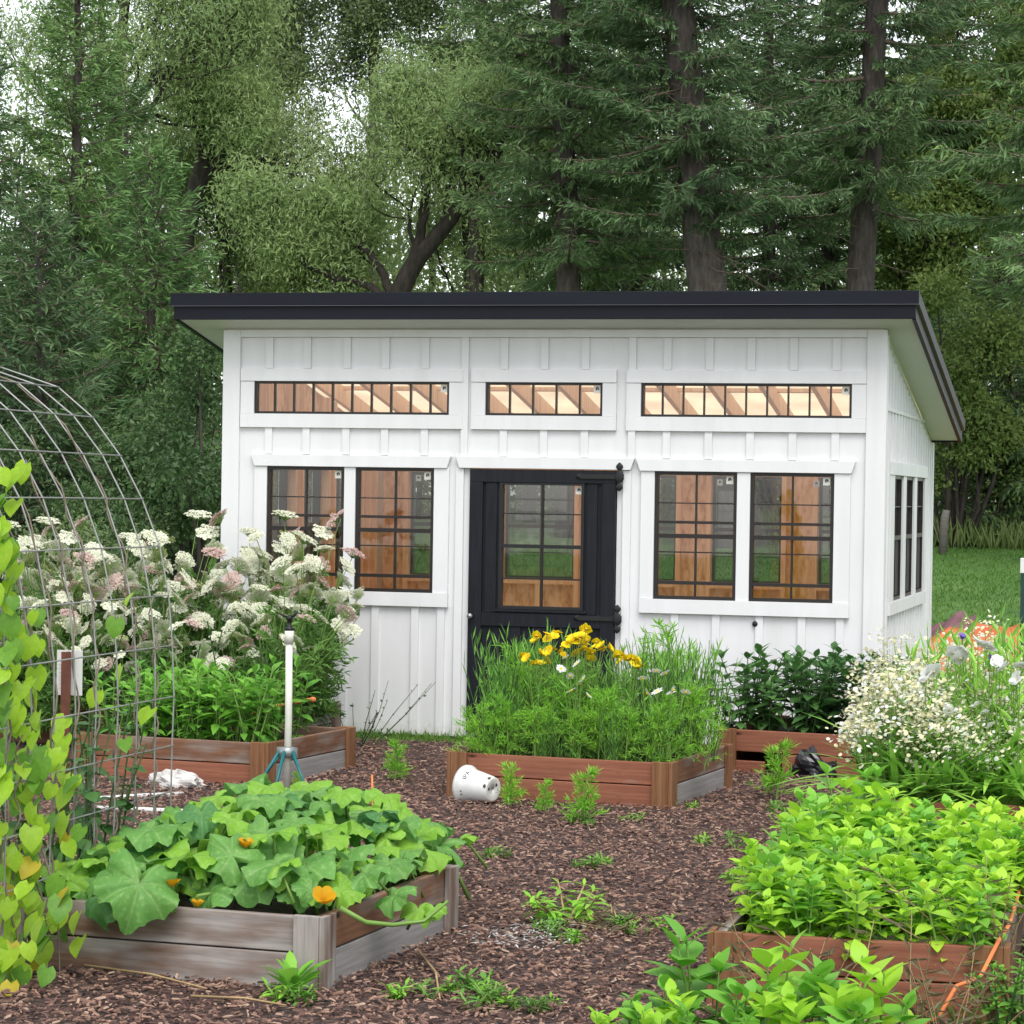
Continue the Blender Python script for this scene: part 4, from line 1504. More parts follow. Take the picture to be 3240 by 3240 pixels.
def ray_flower(seed, petals, r, cr, cone, droop, pw, layers=1):
    """petal ring + centre; two materials: 0 petals, 1 centre"""
    rg = np.random.default_rng(seed)
    mb = MB()
    for l in range(layers):
        n = petals
        az = np.arange(n) * 2 * np.pi / n + l * .3 + rg.normal(0, .06, n)
        e = rg.normal(.22 - droop + l * .22, .1, n)
        D = np.stack([np.cos(az) * np.cos(e), np.sin(az) * np.cos(e), np.sin(e)], 1)
        Nn = np.stack([-np.cos(az) * np.sin(e), -np.sin(az) * np.sin(e), np.cos(e)], 1)
        tpl = leaf_tpl(pw, .08, .16, (.35, .75, 1, 1, .85, .35))
        mb.inst(*tpl, np.zeros((n, 3)), scaled(basis(D, Nn), r * rg.uniform(.85, 1.08, n) * (1 - .15 * l)), 0)
    mb.lathe([(cr * .7, -.004), (cr, .002), (cr * .8, cone * .7), (0.0005, cone)], 8, None, 1)
    return mb


FLOWERS = {
    'yellow': ray_flower(1, 9, .032, .009, .008, -.12, .66, 2).mesh('flower', [M['yellow'], M['orange_c']]),
    'daisy': ray_flower(2, 12, .02, .006, .004, .12, .4).mesh('flower', [M['petal_w'], M['yellow']]),
    'cosmos': ray_flower(3, 8, .05, .009, .006, .05, .75, 2).mesh('flower', [M['petal_w'], M['petal_c']]),
    'violet': ray_flower(4, 9, .035, .01, .01, -.5, .6, 2).mesh('flower', [M['petal_v'], M['petal_v']]),
    'squash': ray_flower(5, 5, .085, .012, .03, -.55, .75).mesh('flower', [M['squash_f'], M['squash_f']]),
}


def umbel_mesh(seed, r, mat, cup):
    rg = np.random.default_rng(seed)
    mb = MB()
    n = 34
    k = np.arange(n)
    rr = r * np.sqrt((k + .5) / n)
    az = k * 2.399
    z = cup * (rr / r) ** 2 * r + rg.normal(0, .004, n)
    c = np.stack([rr * np.cos(az), rr * np.sin(az), z + .045], 1)
    mb.sticks(np.zeros((n, 3)), c, .0012, .0009, 1)
    P, D = [], []
    for q in c:
        m_ = 17
        a = rg.uniform(0, 6.28, m_)
        ro = np.sqrt(rg.uniform(0, 1, m_)) * .0115 * (r / .06)
        P.append(q + np.stack([ro * np.cos(a), ro * np.sin(a), -ro * ro * 25 + rg.normal(0, .001, m_)], 1))
        D.append(np.stack([np.cos(a), np.sin(a), rg.normal(0, .25, m_)], 1))
    P, D = np.concatenate(P), np.concatenate(D)
    mb.cards(P - unit(D) * .004, D, .0105 * (r / .06), .0095 * (r / .06), rg, up=.8, fold=.1, mi=0)
    return mb.mesh('umbel', [M[mat], M['stem']])


UMB = [umbel_mesh(1, .062, 'umbel_w', -.35), umbel_mesh(2, .055, 'umbel_w', .15), umbel_mesh(3, .06, 'umbel_p', -.3), umbel_mesh(4, .05, 'umbel_g', .3), umbel_mesh(5, .066, 'umbel_w', -.15), umbel_mesh(6, .045, 'umbel_p', .1)]


def umbel_plant(seed, h, n_st, spread, kinds, name='umbel_flower_plant'):
    rg = np.random.default_rng(seed)
    t = thing(name, (0, 0, 0), '', 'flowering plant')
    st, P, D = MB(), [], []
    for s in range(n_st):
        a = s * 2.399 + rg.uniform(-.3, .3)
        r = spread * rg.uniform(.25, 1)
        hh_ = h * rg.uniform(.6, 1.03)
        b = np.array([math.cos(a) * .03, math.sin(a) * .03, 0])
        top = np.array([math.cos(a) * r, math.sin(a) * r, hh_])
        mid = top * np.array([.42, .42, .58])
        pts = [b, mid * .55, mid, (mid + top) / 2 + np.array([0, 0, .02]), top]
        st.tube(pts, [.006, .005, .004, .003, .0025], 4, cap=False)
        k = kinds[rg.integers(0, len(kinds))]
        part('umbel', UMB[k], t, top, (rg.uniform(.1, 1.15), rg.normal(0, .4), rg.uniform(0, 6.28)), rg.uniform(.85, 1.35))
        for q in range(12):
            u = rg.uniform(.04, .66)
            i = min(int(u * 4), 3)
            c = np.array(pts[i]) + (np.array(pts[i + 1]) - np.array(pts[i])) * (u * 4 - i)
            az = rg.uniform(0, 6.28)
            fd = np.array([math.cos(az), math.sin(az), rg.uniform(-.1, .6)])
            fl = rg.uniform(.10, .24) * (1.2 - .5 * u)
            uu = rg.uniform(.1, 1, 17)
            P.append(c + np.outer(uu * fl, fd))
            D.append(fd + rg.normal(0, .55, (17, 3)))
    P, D = np.concatenate(P), np.concatenate(D)
    MB().cards(P, D, rg.uniform(.035, .085, len(P)), rg.uniform(.01, .02, len(P)), rg, up=.4).build('foliage', M['ammi'], t)
    st.build('stem', M['stem'], t)
    return t


def grid_spots(cx, cy, w, d, rz, nx_, ny_, z, rg, jit=.35, inset=.06):
    out = []
    c, s = math.cos(R(rz)), math.sin(R(rz))
    for j in range(ny_):
        for i in range(nx_):
            u = (-w / 2 + inset) + (w - 2 * inset) * (i + .5 + rg.uniform(-jit, jit)) / nx_
            v = (-d / 2 + inset) + (d - 2 * inset) * (j + .5 + rg.uniform(-jit, jit)) / ny_
            out.append((cx + c * u - s * v, cy + s * u + c * v, z))
    return out


rp = np.random.default_rng(5)
ru = random.Random(17)

# ------------------------------------------------------------------ squash in the weathered bed
def squash_leaf(seed, mats_, r=.13, plen=.22):
    """leaf blade with five lobes and a hollow stalk; its origin is where blade and stalk meet"""
    rg = np.random.default_rng(seed)
    n, rings = 48, (.0, .22, .45, .68, .86, 1.0)
    a = np.linspace(-np.pi, np.pi, n, endpoint=False)
    rad = r * (.90 + .24 * np.abs(np.cos(2.5 * a)) ** .8 - .02 + .035 * np.abs(np.sin(12 * a)) + rg.normal(0, .018, n))
    rad *= 1 - .82 * np.exp(-((np.abs(a) - np.pi) / .33) ** 2)
    ph = rg.uniform(0, 6)
    v = [(0, 0, 0)]
    tilt = rg.uniform(-.2, .25)
    for t_ in rings[1:]:
        zz = r * (.42 * t_ - .62 * t_ ** 2.2) + r * .22 * t_ ** 2 * np.sin(3 * a + ph) + r * .16 * t_ ** 3 * np.sin(7 * a + 2 * ph) + r * .08 * t_ ** 4 * np.sin(13 * a + ph) + tilt * r * t_ ** 2 * np.cos(a)
        zz -= .06 * r * np.exp(-(np.abs((a * 7 / (2 * np.pi)) % 1 - .5) - .5) ** 2 / .01) * (t_ > .1)
        for k in range(n):
            v.append((rad[k] * t_ * math.sin(a[k]), rad[k] * t_ * math.cos(a[k]), zz[k]))
    mb = MB()
    f = [(0, 1 + (k + 1) % n, 1 + k) for k in range(n)]
    f4 = [(1 + q * n + k, 1 + q * n + (k + 1) % n, 1 + (q + 1) * n + (k + 1) % n, 1 + (q + 1) * n + k) for q in range(len(rings) - 2) for k in range(n)]
    nv = mb.n
    mb.add(v, f, 0, True)
    mb.F.append(np.array(f4) + nv)
    mb.M.append(np.zeros(len(f4), int))
    mb.S.append(np.ones(len(f4), bool))
    mb.tube([(0, 0, -.002), (0, -.03, -plen * .35), (.01, -.05, -plen)], [.0045, .006, .008], 6, 1)
    return mb.mesh('leaf', mats_)


SQ = [squash_leaf(s, [M[k], M['stem']], r_, pl) for s, k, r_, pl in ((1, 'squash', .105, .2), (2, 'squash', .115, .2), (3, 'squash_y', .09, .2), (4, 'squash_b', .10, .18), (5, 'squash', .095, .22), (6, 'squash_y', .075, .18), (7, 'squash', .125, .2))]


def squash(name, cx, cy, spots, label, vines=()):
    t = thing(name, (cx, cy, .2), label, 'vegetable plant')
    for (x, y, z, k, s, tx_, ty_, rz_) in spots:
        part('leaf', SQ[k], t, (x - cx, y - cy, z - .2), (tx_ if math.cos(rz_) > 0 else -tx_, ty_, rz_), s)
    mb = MB()
    for pts in vines:
        mb.tube([np.array(p) - np.array([cx, cy, .2]) for p in pts], np.linspace(.011, .006, len(pts)), 6)
    mb.build('stem', M['stem'], t)
    return t


sp = []
rs = np.random.default_rng(3)
for j in range(13):
    for i in range(11):
        u, v = (i + .5 + rs.uniform(-.4, .4)) / 11, (j + .5 + rs.uniform(-.4, .4)) / 13
        x = 2.74 + 1.2 * u + .07 * v
        y = -9.40 + 1.75 * v
        if y > -8.1 and x < 2.95:
            continue
        edge = min(u, 1 - u, v * .8 + .15)
        z = .31 + .22 * min(edge / .3, 1) * rs.uniform(.35, 1.1) + .04 * v
        if v > .78:
            z -= .05
        sp.append((x, y, z, int(rs.choice([0, 1, 2, 3, 4, 5, 2, 4, 5])), rs.uniform(.75, 1.3), rs.uniform(-.15, .5), rs.normal(0, .28), rs.uniform(2.2, 4.2) if rs.uniform() < .6 else rs.uniform(0, 6.28)))
for k in range(13):
    u = (k + rs.uniform(.2, .8)) / 13
    sp.append((2.85 + 1.05 * u, -9.36 + rs.uniform(-.02, .08), .31 + rs.uniform(0, .07), int(rs.choice([0, 1, 4, 5, 2])), rs.uniform(.65, .95), rs.uniform(.5, 1.1), rs.normal(0, .3), rs.uniform(2.4, 3.9)))
thirds = [[], [], []]
for s in sp:
    thirds[0 if s[0] < 3.1 else (1 if s[0] < 3.6 else 2)].append(s)
# big leaves hanging over the front board, small ones climbing over the right end
lf = at_y(262, 1668, -9.56)
thirds[0].append((lf[0], lf[1], lf[2], 6, 1.15, .95, -.25, 3.5))
lf = at_y(195, 1690, -9.53)
thirds[0].append((lf[0], lf[1], lf[2], 3, 1.0, 1.0, .35, 2.7))
lf = at_y(230, 1640, -9.5)
thirds[0].append((lf[0], lf[1], lf[2], 0, .8, .6, .1, 3.2))
for px_, py_, yy, k, s_ in ((790, 1718, -9.0, 5, .85), (745, 1690, -9.05, 0, .75), (820, 1715, -9.0, 5, .55), (690, 1650, -9.1, 4, .9), (735, 1525, -7.3, 2, .8), (672, 1515, -7.3, 5, .9), (770, 1600, -7.7, 5, .6), (640, 1560, -7.5, 2, .8), (560, 1525, -7.5, 2, .85), (520, 1500, -7.4, 2, .8)):
    q = at_y(px_, py_, yy)
    thirds[2].append((q[0], q[1], q[2], k, s_, .7, ru.uniform(-.3, .3), ru.uniform(2.4, 4.0)))
vr = [at_y(640, 1712, -9.35), at_y(690, 1740, -9.3), at_y(740, 1745, -9.2), at_y(800, 1738, -9.1), at_y(845, 1700, -9.05)]
vl = [(3.0, -9.1, .25), (3.05, -9.42, .30), at_y(330, 1720, -9.5), at_y(250, 1700, -9.55)]
sq_a = squash('squash_plant', 2.95, -8.9, thirds[0], 'squash plant at the left of the grey bed, one huge leaf over the board', [vl])
sq_b = squash('squash_plant', 3.35, -8.8, thirds[1], 'squash plant in the middle of the weathered grey bed', [[(3.35, -8.8, .22), (3.5, -9.2, .3), (3.45, -9.44, .31)]])
sq_c = squash('squash_plant', 3.75, -8.7, thirds[2], 'squash plant whose runner climbs over the right end of the grey bed', [vr])
for (px_, py_, yy, s_, rx, own) in ((610, 1700, -9.42, .75, -.9, sq_c), (320, 1676, -9.46, .62, -.2, sq_a), (463, 1598, -9.25, .5, -.4, sq_b), (372, 1710, -9.44, .4, -.3, sq_a)):
    q = at_y(px_, py_, yy)
    part('flower', FLOWERS['squash'], own, q - np.array(own.location), (-rx if rx > 0 else -rx * .9, .1, .3), s_)

# ------------------------------------------------------------------ lime bed, front right
lime = [leafy_proto('bedding_plant', 100 + k, .30, 3, 6, .105, ('lime', 'lime', 'zinnia', 'lime')[k % 4], 'stem', leaf_tpl(.62, .2, .4), spread=.12, el=(62, -5), pairs=3) for k in range(4)]
sp = grid_spots(5.83, -8.15, 1.0, 2.35, 1, 7, 16, .2, rp, .42, .02)
sp += [(6.36 + rp.uniform(0, .5), rp.uniform(-8.3, -6.9), .2) for _ in range(14)]
sp = [(x, y, z, (.82 + .3 * (y + 9.3) / 2.3) * rp.uniform(.75, 1.18)) for x, y, z in sp]
place(lime, sp, 'lime green leafy bedding plant in the long bed at the front right', 'lime green plants filling the long bed', ru)

zin = [leafy_proto('zinnia_plant', 120 + k, .40, 2, 5, .19, ('zinnia', 'lime', 'zinnia')[k % 3], 'stem', leaf_tpl(.6, .15, .3), spread=.10, el=(58, 8), bare=.12) for k in range(3)]
sp = []
for px_, top, yy in ((1320, 1745, -10.05), (1468, 1800, -10.1), (1570, 1826, -10.25), (1250, 1840, -10.15), (1655, 1822, -10.2), (1390, 1868, -10.35), (1180, 1872, -10.2), (1500, 1890, -10.4), (1610, 1900, -10.45), (1310, 1895, -10.4), (1235, 1915, -10.45), (1440, 1910, -10.5), (1690, 1880, -10.4), (1140, 1915, -10.35), (1560, 1925, -10.55), (1350, 1810, -10.1), (1280, 1880, -10.3), (1520, 1850, -10.2), (1420, 1850, -10.25), (1600, 1870, -10.35), (1200, 1900, -10.3), (1370, 1900, -10.45), (1460, 1880, -10.35)):
    q = at_y(px_, top, yy)
    sp.append((q[0], q[1], 0.0, q[2] / .37))
place(zin, sp, 'broad leaved young zinnia in front of the long lime green bed', 'zinnias along the bottom edge', ru, .97, 1.03)

bronze = [wispy_proto('bronzed_plant', 130, .42, 9, .3, 'red_leaf', 'dry', 14, .09, .012, lean=.5, curl=.75)]
sp = []
for px_, py_, yy in ((1600, 1850, -9.6), (1735, 1820, -9.62), (1500, 1800, -9.55), (1880, 1770, -9.2), (1790, 1900, -9.8)):
    q = at_y(px_, py_, yy)
    sp.append((q[0], q[1], 0.0 if yy < -9.4 else .2))
place(bronze, sp, 'wilting bronzed plant with finger thin leaves by the front board of the lime green bed', 'wilting bronzed plants', ru, .8, 1.15)

# ------------------------------------------------------------------ middle bed
blade = [wispy_proto('cornflower_plant', 140 + k, .66, 22, .12, 'blade', 'stem_d', 13, .10, .009, lean=.35, curl=.3) for k in range(3)]
sp = grid_spots(3.50, -2.98, 1.34, 1.22, -6, 7, 6, .2, rp, .4, .02)
sp = [(x, y, z, (1.0 if abs(x - 3.45) > .3 else .84) * (.62 if y < -3.25 else 1)) for x, y, z in sp]
place(blade, sp, 'thin stemmed cornflower plant with narrow blue green leaves in the bed before the door', 'cornflower plants before the door', ru, .9, 1.12)
fea = [feathery_proto('feathery_plant', 150 + k, .42, 34, 'feather', 'stem', .6) for k in range(2)]
sp = []
for px_, py_, yy, s_ in ((1090, 1300, -3.3, 1.25), (960, 1370, -3.5, .8), (1040, 1320, -3.4, 1.05), (1130, 1350, -3.45, .9), (1000, 1260, -3.1, .9), (1270, 1330, -3.5, .9), (1300, 1290, -3.3, 1.0), (1262, 1200, -2.7, 1.55), (965, 1225, -2.7, 1.4), (900, 1350, -3.5, .75), (1080, 1370, -3.5, .8), (930, 1320, -3.45, .9), (1180, 1370, -3.55, .8), (1230, 1360, -3.55, .85), (1010, 1370, -3.55, .8), (1330, 1350, -3.3, .8), (1150, 1310, -3.45, .9), (890, 1380, -3.5, .7)):
    q = at_y(px_, py_, yy)
    sp.append((q[0], q[1], max(.2, q[2] - .42 * s_), s_))
place(fea, sp, 'bright green feathery cosmos plant among the cornflowers before the door', 'feathery plants before the door', ru, .95, 1.05)


def flower_plant(name, label, cx, cy, z, heads, mesh, mat, s, group=None, smat='stem', tilt=.35):
    """stems from one root to each head (world points), leaves along them"""
    t = thing(name, (cx, cy, z), label, 'flowering plant', group)
    st, P, D = MB(), [], []
    for hpt in heads:
        p = np.array(hpt) - np.array([cx, cy, z])
        b = np.array([ru.uniform(-.04, .04), ru.uniform(-.04, .04), 0])
        mid = (b + p) / 2 + np.array([0, 0, .05])
        st.tube([b, mid, p], [.004, .003, .002], 4, cap=False)
        part('flower', mesh, t, p, (ru.uniform(.25, .4 + tilt * 1.6), ru.uniform(-tilt, tilt), ru.uniform(0, 6)), s * ru.uniform(.8, 1.15))
        for k in range(8):
            P.append(b + (p - b) * ru.uniform(.05, .8))
            D.append((ru.uniform(-1, 1), ru.uniform(-1, 1), ru.uniform(.2, 1)))
    MB().cards(P, np.array(D), .09, .014, rp, up=.3).build('foliage', M[mat], t)
    st.build('stem', M[smat], t)
    return t


yl = [[(1032, 1204), (1012, 1206), (1050, 1202), (995, 1248), (1022, 1240), (1010, 1258), (1030, 1252), (1042, 1232)],
      [(1100, 1197), (1080, 1212), (1070, 1224), (1092, 1206), (1060, 1235), (1088, 1240), (1108, 1215), (1075, 1208)],
      [(1125, 1218), (1118, 1238), (1102, 1232), (1135, 1225), (1110, 1250), (1096, 1222)],
      [(1185, 1250), (1165, 1245), (1200, 1256), (1150, 1228), (1195, 1248), (1175, 1246), (1205, 1262)]]
for k, (pts, lab) in enumerate(zip(yl, ('yellow coreopsis clump furthest left, before the black door', 'tallest yellow coreopsis clump, before the middle of the black door', 'yellow coreopsis clump below the door hinge, between two others', 'low yellow coreopsis clump at the right, before the door casing'))):
    hd = [at_y(a + ru.uniform(-9, 9) * k2, b - 6 + ru.uniform(-5, 9) * k2, -3.3 + ru.uniform(-.1, .1)) for k2 in (0, 1) for a, b in pts]
    c = np.mean(hd, 0)
    flower_plant('coreopsis_plant', lab, c[0], c[1] - .02, .2, hd, FLOWERS['yellow'], 'blade', 1.12, tilt=.45)
wd = [[(1068, 1240), (1088, 1252), (1076, 1276), (1100, 1281), (1058, 1262)], [(1078, 1303), (1095, 1290), (1110, 1312)], [(1265, 1308), (1240, 1305), (1294, 1306), (1270, 1302), (1222, 1308)], [(1238, 1266), (1212, 1280), (1255, 1270)]]
for k, (pts, lab) in enumerate(zip(wd, ('white daisies just below the tall yellow flowers', 'white daisies low in the middle of the bed before the door', 'white daisies low at the right of the bed before the door', 'white daisies below the yellow clump at the right'))):
    hd = [at_y(a, b, -3.5 + ru.uniform(-.05, .05)) for a, b in pts]
    c = np.mean(hd, 0)
    flower_plant('daisy_plant', lab, c[0], c[1], .2, hd, FLOWERS['daisy'], 'blade', 1.7, tilt=.4)

# ------------------------------------------------------------------ left beds
mid = [leafy_proto('leafy_plant', 160 + k, .46, 4, 7, .15, ('mid', 'zinnia', 'mid')[k], 'stem', leaf_tpl(.4, .15, .35), spread=.16, el=(55, -10)) for k in range(3)]
sp = grid_spots(.98, -2.85, 1.05, .95, -7, 6, 5, .2, rp, .4, .02)
place(mid, sp, 'fresh green leafy plant in the brown bed behind the sprinkler stand', 'leafy plants in the brown bed', ru, .8, 1.15)
dark = [leafy_proto('dahlia_plant', 170 + k, .58, 7, 7, .15, 'dahlia', 'stem_d', leaf_tpl(.55, .12, .35), spread=.26, el=(60, -15), pairs=3) for k in range(3)]
sp = grid_spots(4.68, -1.12, 1.3, .95, -9, 5, 3, .22, rp, .35, .02)
place(dark, sp, 'dark green bushy dahlia in the bed against the right end of the shed', 'dahlias against the shed', ru, .8, 1.02)

um = [umbel_plant(180, 1.26, 20, .44, [0, 1, 0, 4, 4, 0, 3, 1, 0, 2]), umbel_plant(181, 1.12, 20, .42, [0, 4, 4, 0, 1, 5, 1, 3, 1, 4]), umbel_plant(182, .98, 20, .40, [0, 1, 4, 4, 3, 0, 2, 0])]
labs = []
sp = []
for k in range(17):
    sp.append((-1.3 + 2.45 * (k + .5) / 17 + rp.uniform(-.07, .07), -1.05 + rp.uniform(-.38, .4), .2))
for k in range(8):
    sp.append((-1.0 + 1.95 * k / 7 + rp.uniform(-.1, .1), -1.75 + rp.uniform(-.15, .1), .1, .74))
place(um, sp, 'tall plant with flat cream and pink umbels left of the shed door side', 'tall umbel flowers left of the shed', ru, .92, 1.12, turn=.5)
lean = umbel_plant(185, 1.2, 9, .5, [0, 2, 4, 2, 1, 0])
lean.location = (.98, -1.75, .15)
lean.rotation_euler = (R(6), R(22), 0)
tag(lean, 'umbel plant leaning right across the left windows with pink and cream heads', 'flowering plant')
low = [leafy_proto('leafy_plant', 190, .7, 7, 7, .07, 'ammi', 'stem_d', LANCE, spread=.4, el=(55, 0), pairs=3)]
sp = [(-.9 + .42 * k + rp.uniform(-.1, .1), -1.75 + rp.uniform(-.15, .2), .05, 1.1) for k in range(5)]
place(low, sp, 'dark undergrowth plant at the foot of the tall umbels', 'dark leafy plants under the umbels', ru)

# ------------------------------------------------------------------ white flowers at the right
def froth(seed, h, r, n_st, n_fl):
    rg = np.random.default_rng(seed)
    t = thing('feverfew_plant', (0, 0, 0), '', 'flowering plant')
    st, fo, fl = MB(), MB(), MB()
    P, D, FP = [], [], []
    for s in range(n_st):
        a, q = rg.uniform(0, 6.28), math.sqrt(rg.uniform(0, 1))
        top = np.array([math.cos(a) * q * r, math.sin(a) * q * r, h * (1.05 - .4 * q * q) * rg.uniform(.75, 1.05)])
        b = top * np.array([.18, .18, 0])
        m_ = (b + top) / 2 + np.array([0, 0, .04])
        st.tube([b, m_, top], [.003, .0025, .0015], 3, cap=False)
        for k in range(10):
            P.append(b + (top - b) * rg.uniform(.1, .9))
            D.append(rg.normal(0, 1, 3) + np.array([0, 0, .4]))
        FP.append(top + rg.normal(0, 1, (n_fl, 3)) * np.array([.045, .045, .04]))
    FP = np.concatenate(FP)
    nrm_ = rg.normal(0, .5, (len(FP), 3)) + np.array([0, -.35, 1])
    nrm_ = unit(nrm_)
    dd = unit(np.cross(nrm_, rg.normal(0, 1, (len(FP), 3))))
    a = np.arange(7) * 2 * np.pi / 7
    tv_ = [(0, 0, .12)] + [(math.cos(q) * (.5 if k % 1 == 0 else .4), math.sin(q) * .5, 0) for k, q in enumerate(a)]
    tf_ = [(0, 1 + k, 1 + (k + 1) % 7) for k in range(7)]
    half = rg.uniform(0, 1, len(FP)) < .3
    RX_ = scaled(basis(dd, nrm_), rg.uniform(.015, .027, len(FP)))
    fl.inst(tv_, tf_, FP[half], RX_[half], 0, False)
    fl.inst(tv_, tf_, FP[~half], RX_[~half], 1, False)
    fo.cards(P, np.array(D), rg.uniform(.03, .07, len(P)), .014, rg, up=.3)
    st.build('stem', M['stem'], t)
    fo.build('foliage', M['mid'], t)
    fl.build('blossoms', [M['petal_w'], M['petal_c']], t)
    return t


fr = [froth(200, .80, .27, 80, 13), froth(201, .72, .25, 70, 13)]
sp = []
for px_, py_, yy in ((1690, 1222, -4.1), (1672, 1300, -4.45), (1730, 1290, -4.5), (1790, 1330, -4.75), (1850, 1195, -3.6), (1800, 1215, -3.7), (1765, 1255, -4.0), (1900, 1230, -3.6), (1690, 1360, -4.7), (1880, 1290, -4.2), (1925, 1330, -4.4), (1695, 1380, -4.4)):
    q = at_y(px_, py_, yy)
    sp.append((q[0], q[1], max(.05, q[2] - .80), 1.0))
place(fr, sp, 'frothy plant of tiny white and cream flowers in the bed at the right edge', 'frothy white flowers at the right edge', ru, .95, 1.05)
strap_p = []
for k in range(2):
    rg = np.random.default_rng(210 + k)
    t = thing('daylily_plant', (0, 0, 0), '', 'plant')
    n = 30
    az = rg.uniform(0, 6.28, n)
    e = rg.uniform(.75, 1.4, n)
    D = np.stack([np.cos(az) * np.cos(e), np.sin(az) * np.cos(e), np.sin(e)], 1)
    Nn = np.stack([-np.cos(az) * np.sin(e), -np.sin(az) * np.sin(e), np.cos(e)], 1)
    MB().inst(*STRAP, np.stack([np.cos(az) * .03, np.sin(az) * .03, 0 * az], 1), scaled(basis(D, Nn), rg.uniform(.32, .62, n))).build('foliage', M['strap'], t)
    strap_p.append(t)
sp = []
for px_, yy, s_ in ((1690, -4.75, .85), (1735, -4.78, .8), (1785, -4.78, .9), (1840, -4.78, .85), (1895, -4.75, .95), (1935, -4.7, .9), (1710, -4.5, 1.1), (1815, -4.5, 1.1), (1875, -4.4, 1.1)):
    q = at_y(px_, 1500, yy)
    sp.append((q[0], q[1], .2, s_))
place(strap_p, sp, 'arching strap leaved daylily along the front of the bed at the right edge', 'strap leaved plants at the right edge', ru, .9, 1.1)
tall = [wispy_proto('tall_leafy_plant', 215, .85, 12, .14, 'strap', 'stem', 12, .13, .02, lean=.3, curl=.45)]
sp = []
for px_, yy in ((1760, -4.5), (1810, -4.4), (1860, -4.3), (1905, -4.5), (1925, -4.1), (1840, -4.0)):
    q = at_y(px_, 1450, yy)
    sp.append((q[0], q[1], .2))
place(tall, sp, 'upright green stemmed plant among the white flowers at the right edge', 'upright plants among the white flowers', ru)
wf = [[(1880, 1248), (1893, 1262)], [(1748, 1274), (1762, 1268)], [(1812, 1243), (1818, 1228), (1800, 1232)], [(1845, 1212), (1862, 1222)], [(1925, 1258), (1918, 1280)], [(1843, 1330), (1858, 1345), (1790, 1340), (1830, 1365), (1870, 1370)]]
for pts, lab in zip(wf, ('white cosmos with a pair of wide flowers near the right edge', 'lone white cosmos in front of the frothy flowers by the shed corner', 'white cosmos with three crowded heads below the violet flower', 'white cosmos drooping right of the violet flower', 'white cosmos cut by the right edge', 'low white cosmos with many small heads over the strap leaves')):
    hd = [at_y(a, b, -4.75) for a, b in pts]
    c = np.mean(hd, 0)
    flower_plant('cosmos_plant', lab, c[0], c[1] + .05, .2, hd, FLOWERS['cosmos'], 'feather', .62 if len(pts) > 4 else .95, tilt=.5)
for pts, lab in (([(1815, 1205)], 'single violet flower standing above the white flowers'), ([(1867, 1243), (1875, 1252)], 'pale violet flower half hidden among the white ones at the right')):
    hd = [at_y(a, b, -4.7) for a, b in pts]
    flower_plant('violet_flower_plant', lab, hd[0][0], hd[0][1] + .04, .2, hd, FLOWERS['violet'], 'feather', .9)

# ------------------------------------------------------------------ wire arch with its vine
half = [(1.78, 2.335), (2.049, 2.301), (2.316, 2.219), (2.476, 2.093), (2.604, 1.933), (2.704, 1.753), (2.782, 1.556), (2.825, 1.353), (2.850, 1.145), (2.857, .932), (2.854, .728), (2.852, .535), (2.85, .34), (2.85, .14), (2.85, .02)]
prof = [(3.56 - a, b) for a, b in half[:0:-1]] + half
arch = thing('wire_arch', (1.78, -9.2, 0), 'wire mesh garden arch rising at the left edge', 'garden arch')
yy = -8.2
ysA = []
while yy > -10.45:
    pts = [(a - 1.78 + rp.normal(0, .002), yy + 9.2 + .006 * math.sin(b * 5 + yy * 9), b) for a, b in prof]
    MB().tube(pts, .0036, 5).build('arch_wire', M['wire'], arch)
    ysA.append(yy)
    yy -= .2
for a, b in half[1:13] + [(3.56 - a, b) for a, b in half[1:13]] + [half[0]]:
    MB().tube([(a - 1.78 + .004, -8.2 + 9.2, b), (a - 1.78 + .004, 0, b + .003), (a - 1.78 + .004, ysA[-1] + 9.2, b)], .0033, 5).build('cross_wire', M['wire'], arch)


def heart(seed):
    rg = np.random.default_rng(seed)
    tpl = leaf_tpl(.95, .22, .3, (.5, .95, 1.0, .72, .3, .0), (0, .15, .38, .65, .87, 1.0))
    v, f = tpl
    v = v.copy()
    v[0, 1] -= .2
    v[2, 1] -= .2
    v[3, 1] -= .06
    v[5, 1] -= .06
    mb = MB().add(v, f, 0, True)
    mb.tube([(0, 0, 0), (0, -.12, -.08), (.02, -.3, -.22)], .014, 4, 1, cap=False)
    return mb


HT = {k: heart(1).mesh('leaf', [M[k], M['stem']]) for k in ('vine', 'vine_d', 'vine_y')}


def vine(label, n, yr, zr, xo, path, yellow=.03):
    t = thing('climbing_vine', (2.86, -9.6, 0), label, 'vine')
    for k in range(n):
        z = ru.uniform(*zr)
        y_ = ru.uniform(*yr)
        x_ = 2.86 + xo + ru.uniform(-.07, .06)
        if z > 1.35:
            x_ -= (z - 1.35) * .12
        kind = 'vine_y' if ru.random() < yellow and z < .7 else ('vine_d' if ru.random() < .3 else 'vine')
        part('leaf', HT[kind], t, (x_ - 2.86, y_ + 9.6, z), (ru.uniform(-1.55, -.65), ru.uniform(-.45, .45), 3.14 + ru.uniform(-.9, .7)), ru.uniform(.05, .098))
    mb = MB()
    for pts in path:
        pts = np.array(pts) - np.array([2.86, -9.6, 0])
        mb.tube(pts, np.linspace(.005, .003, len(pts)), 5)
    mb.build('stem', M['twine'], t)
    return t


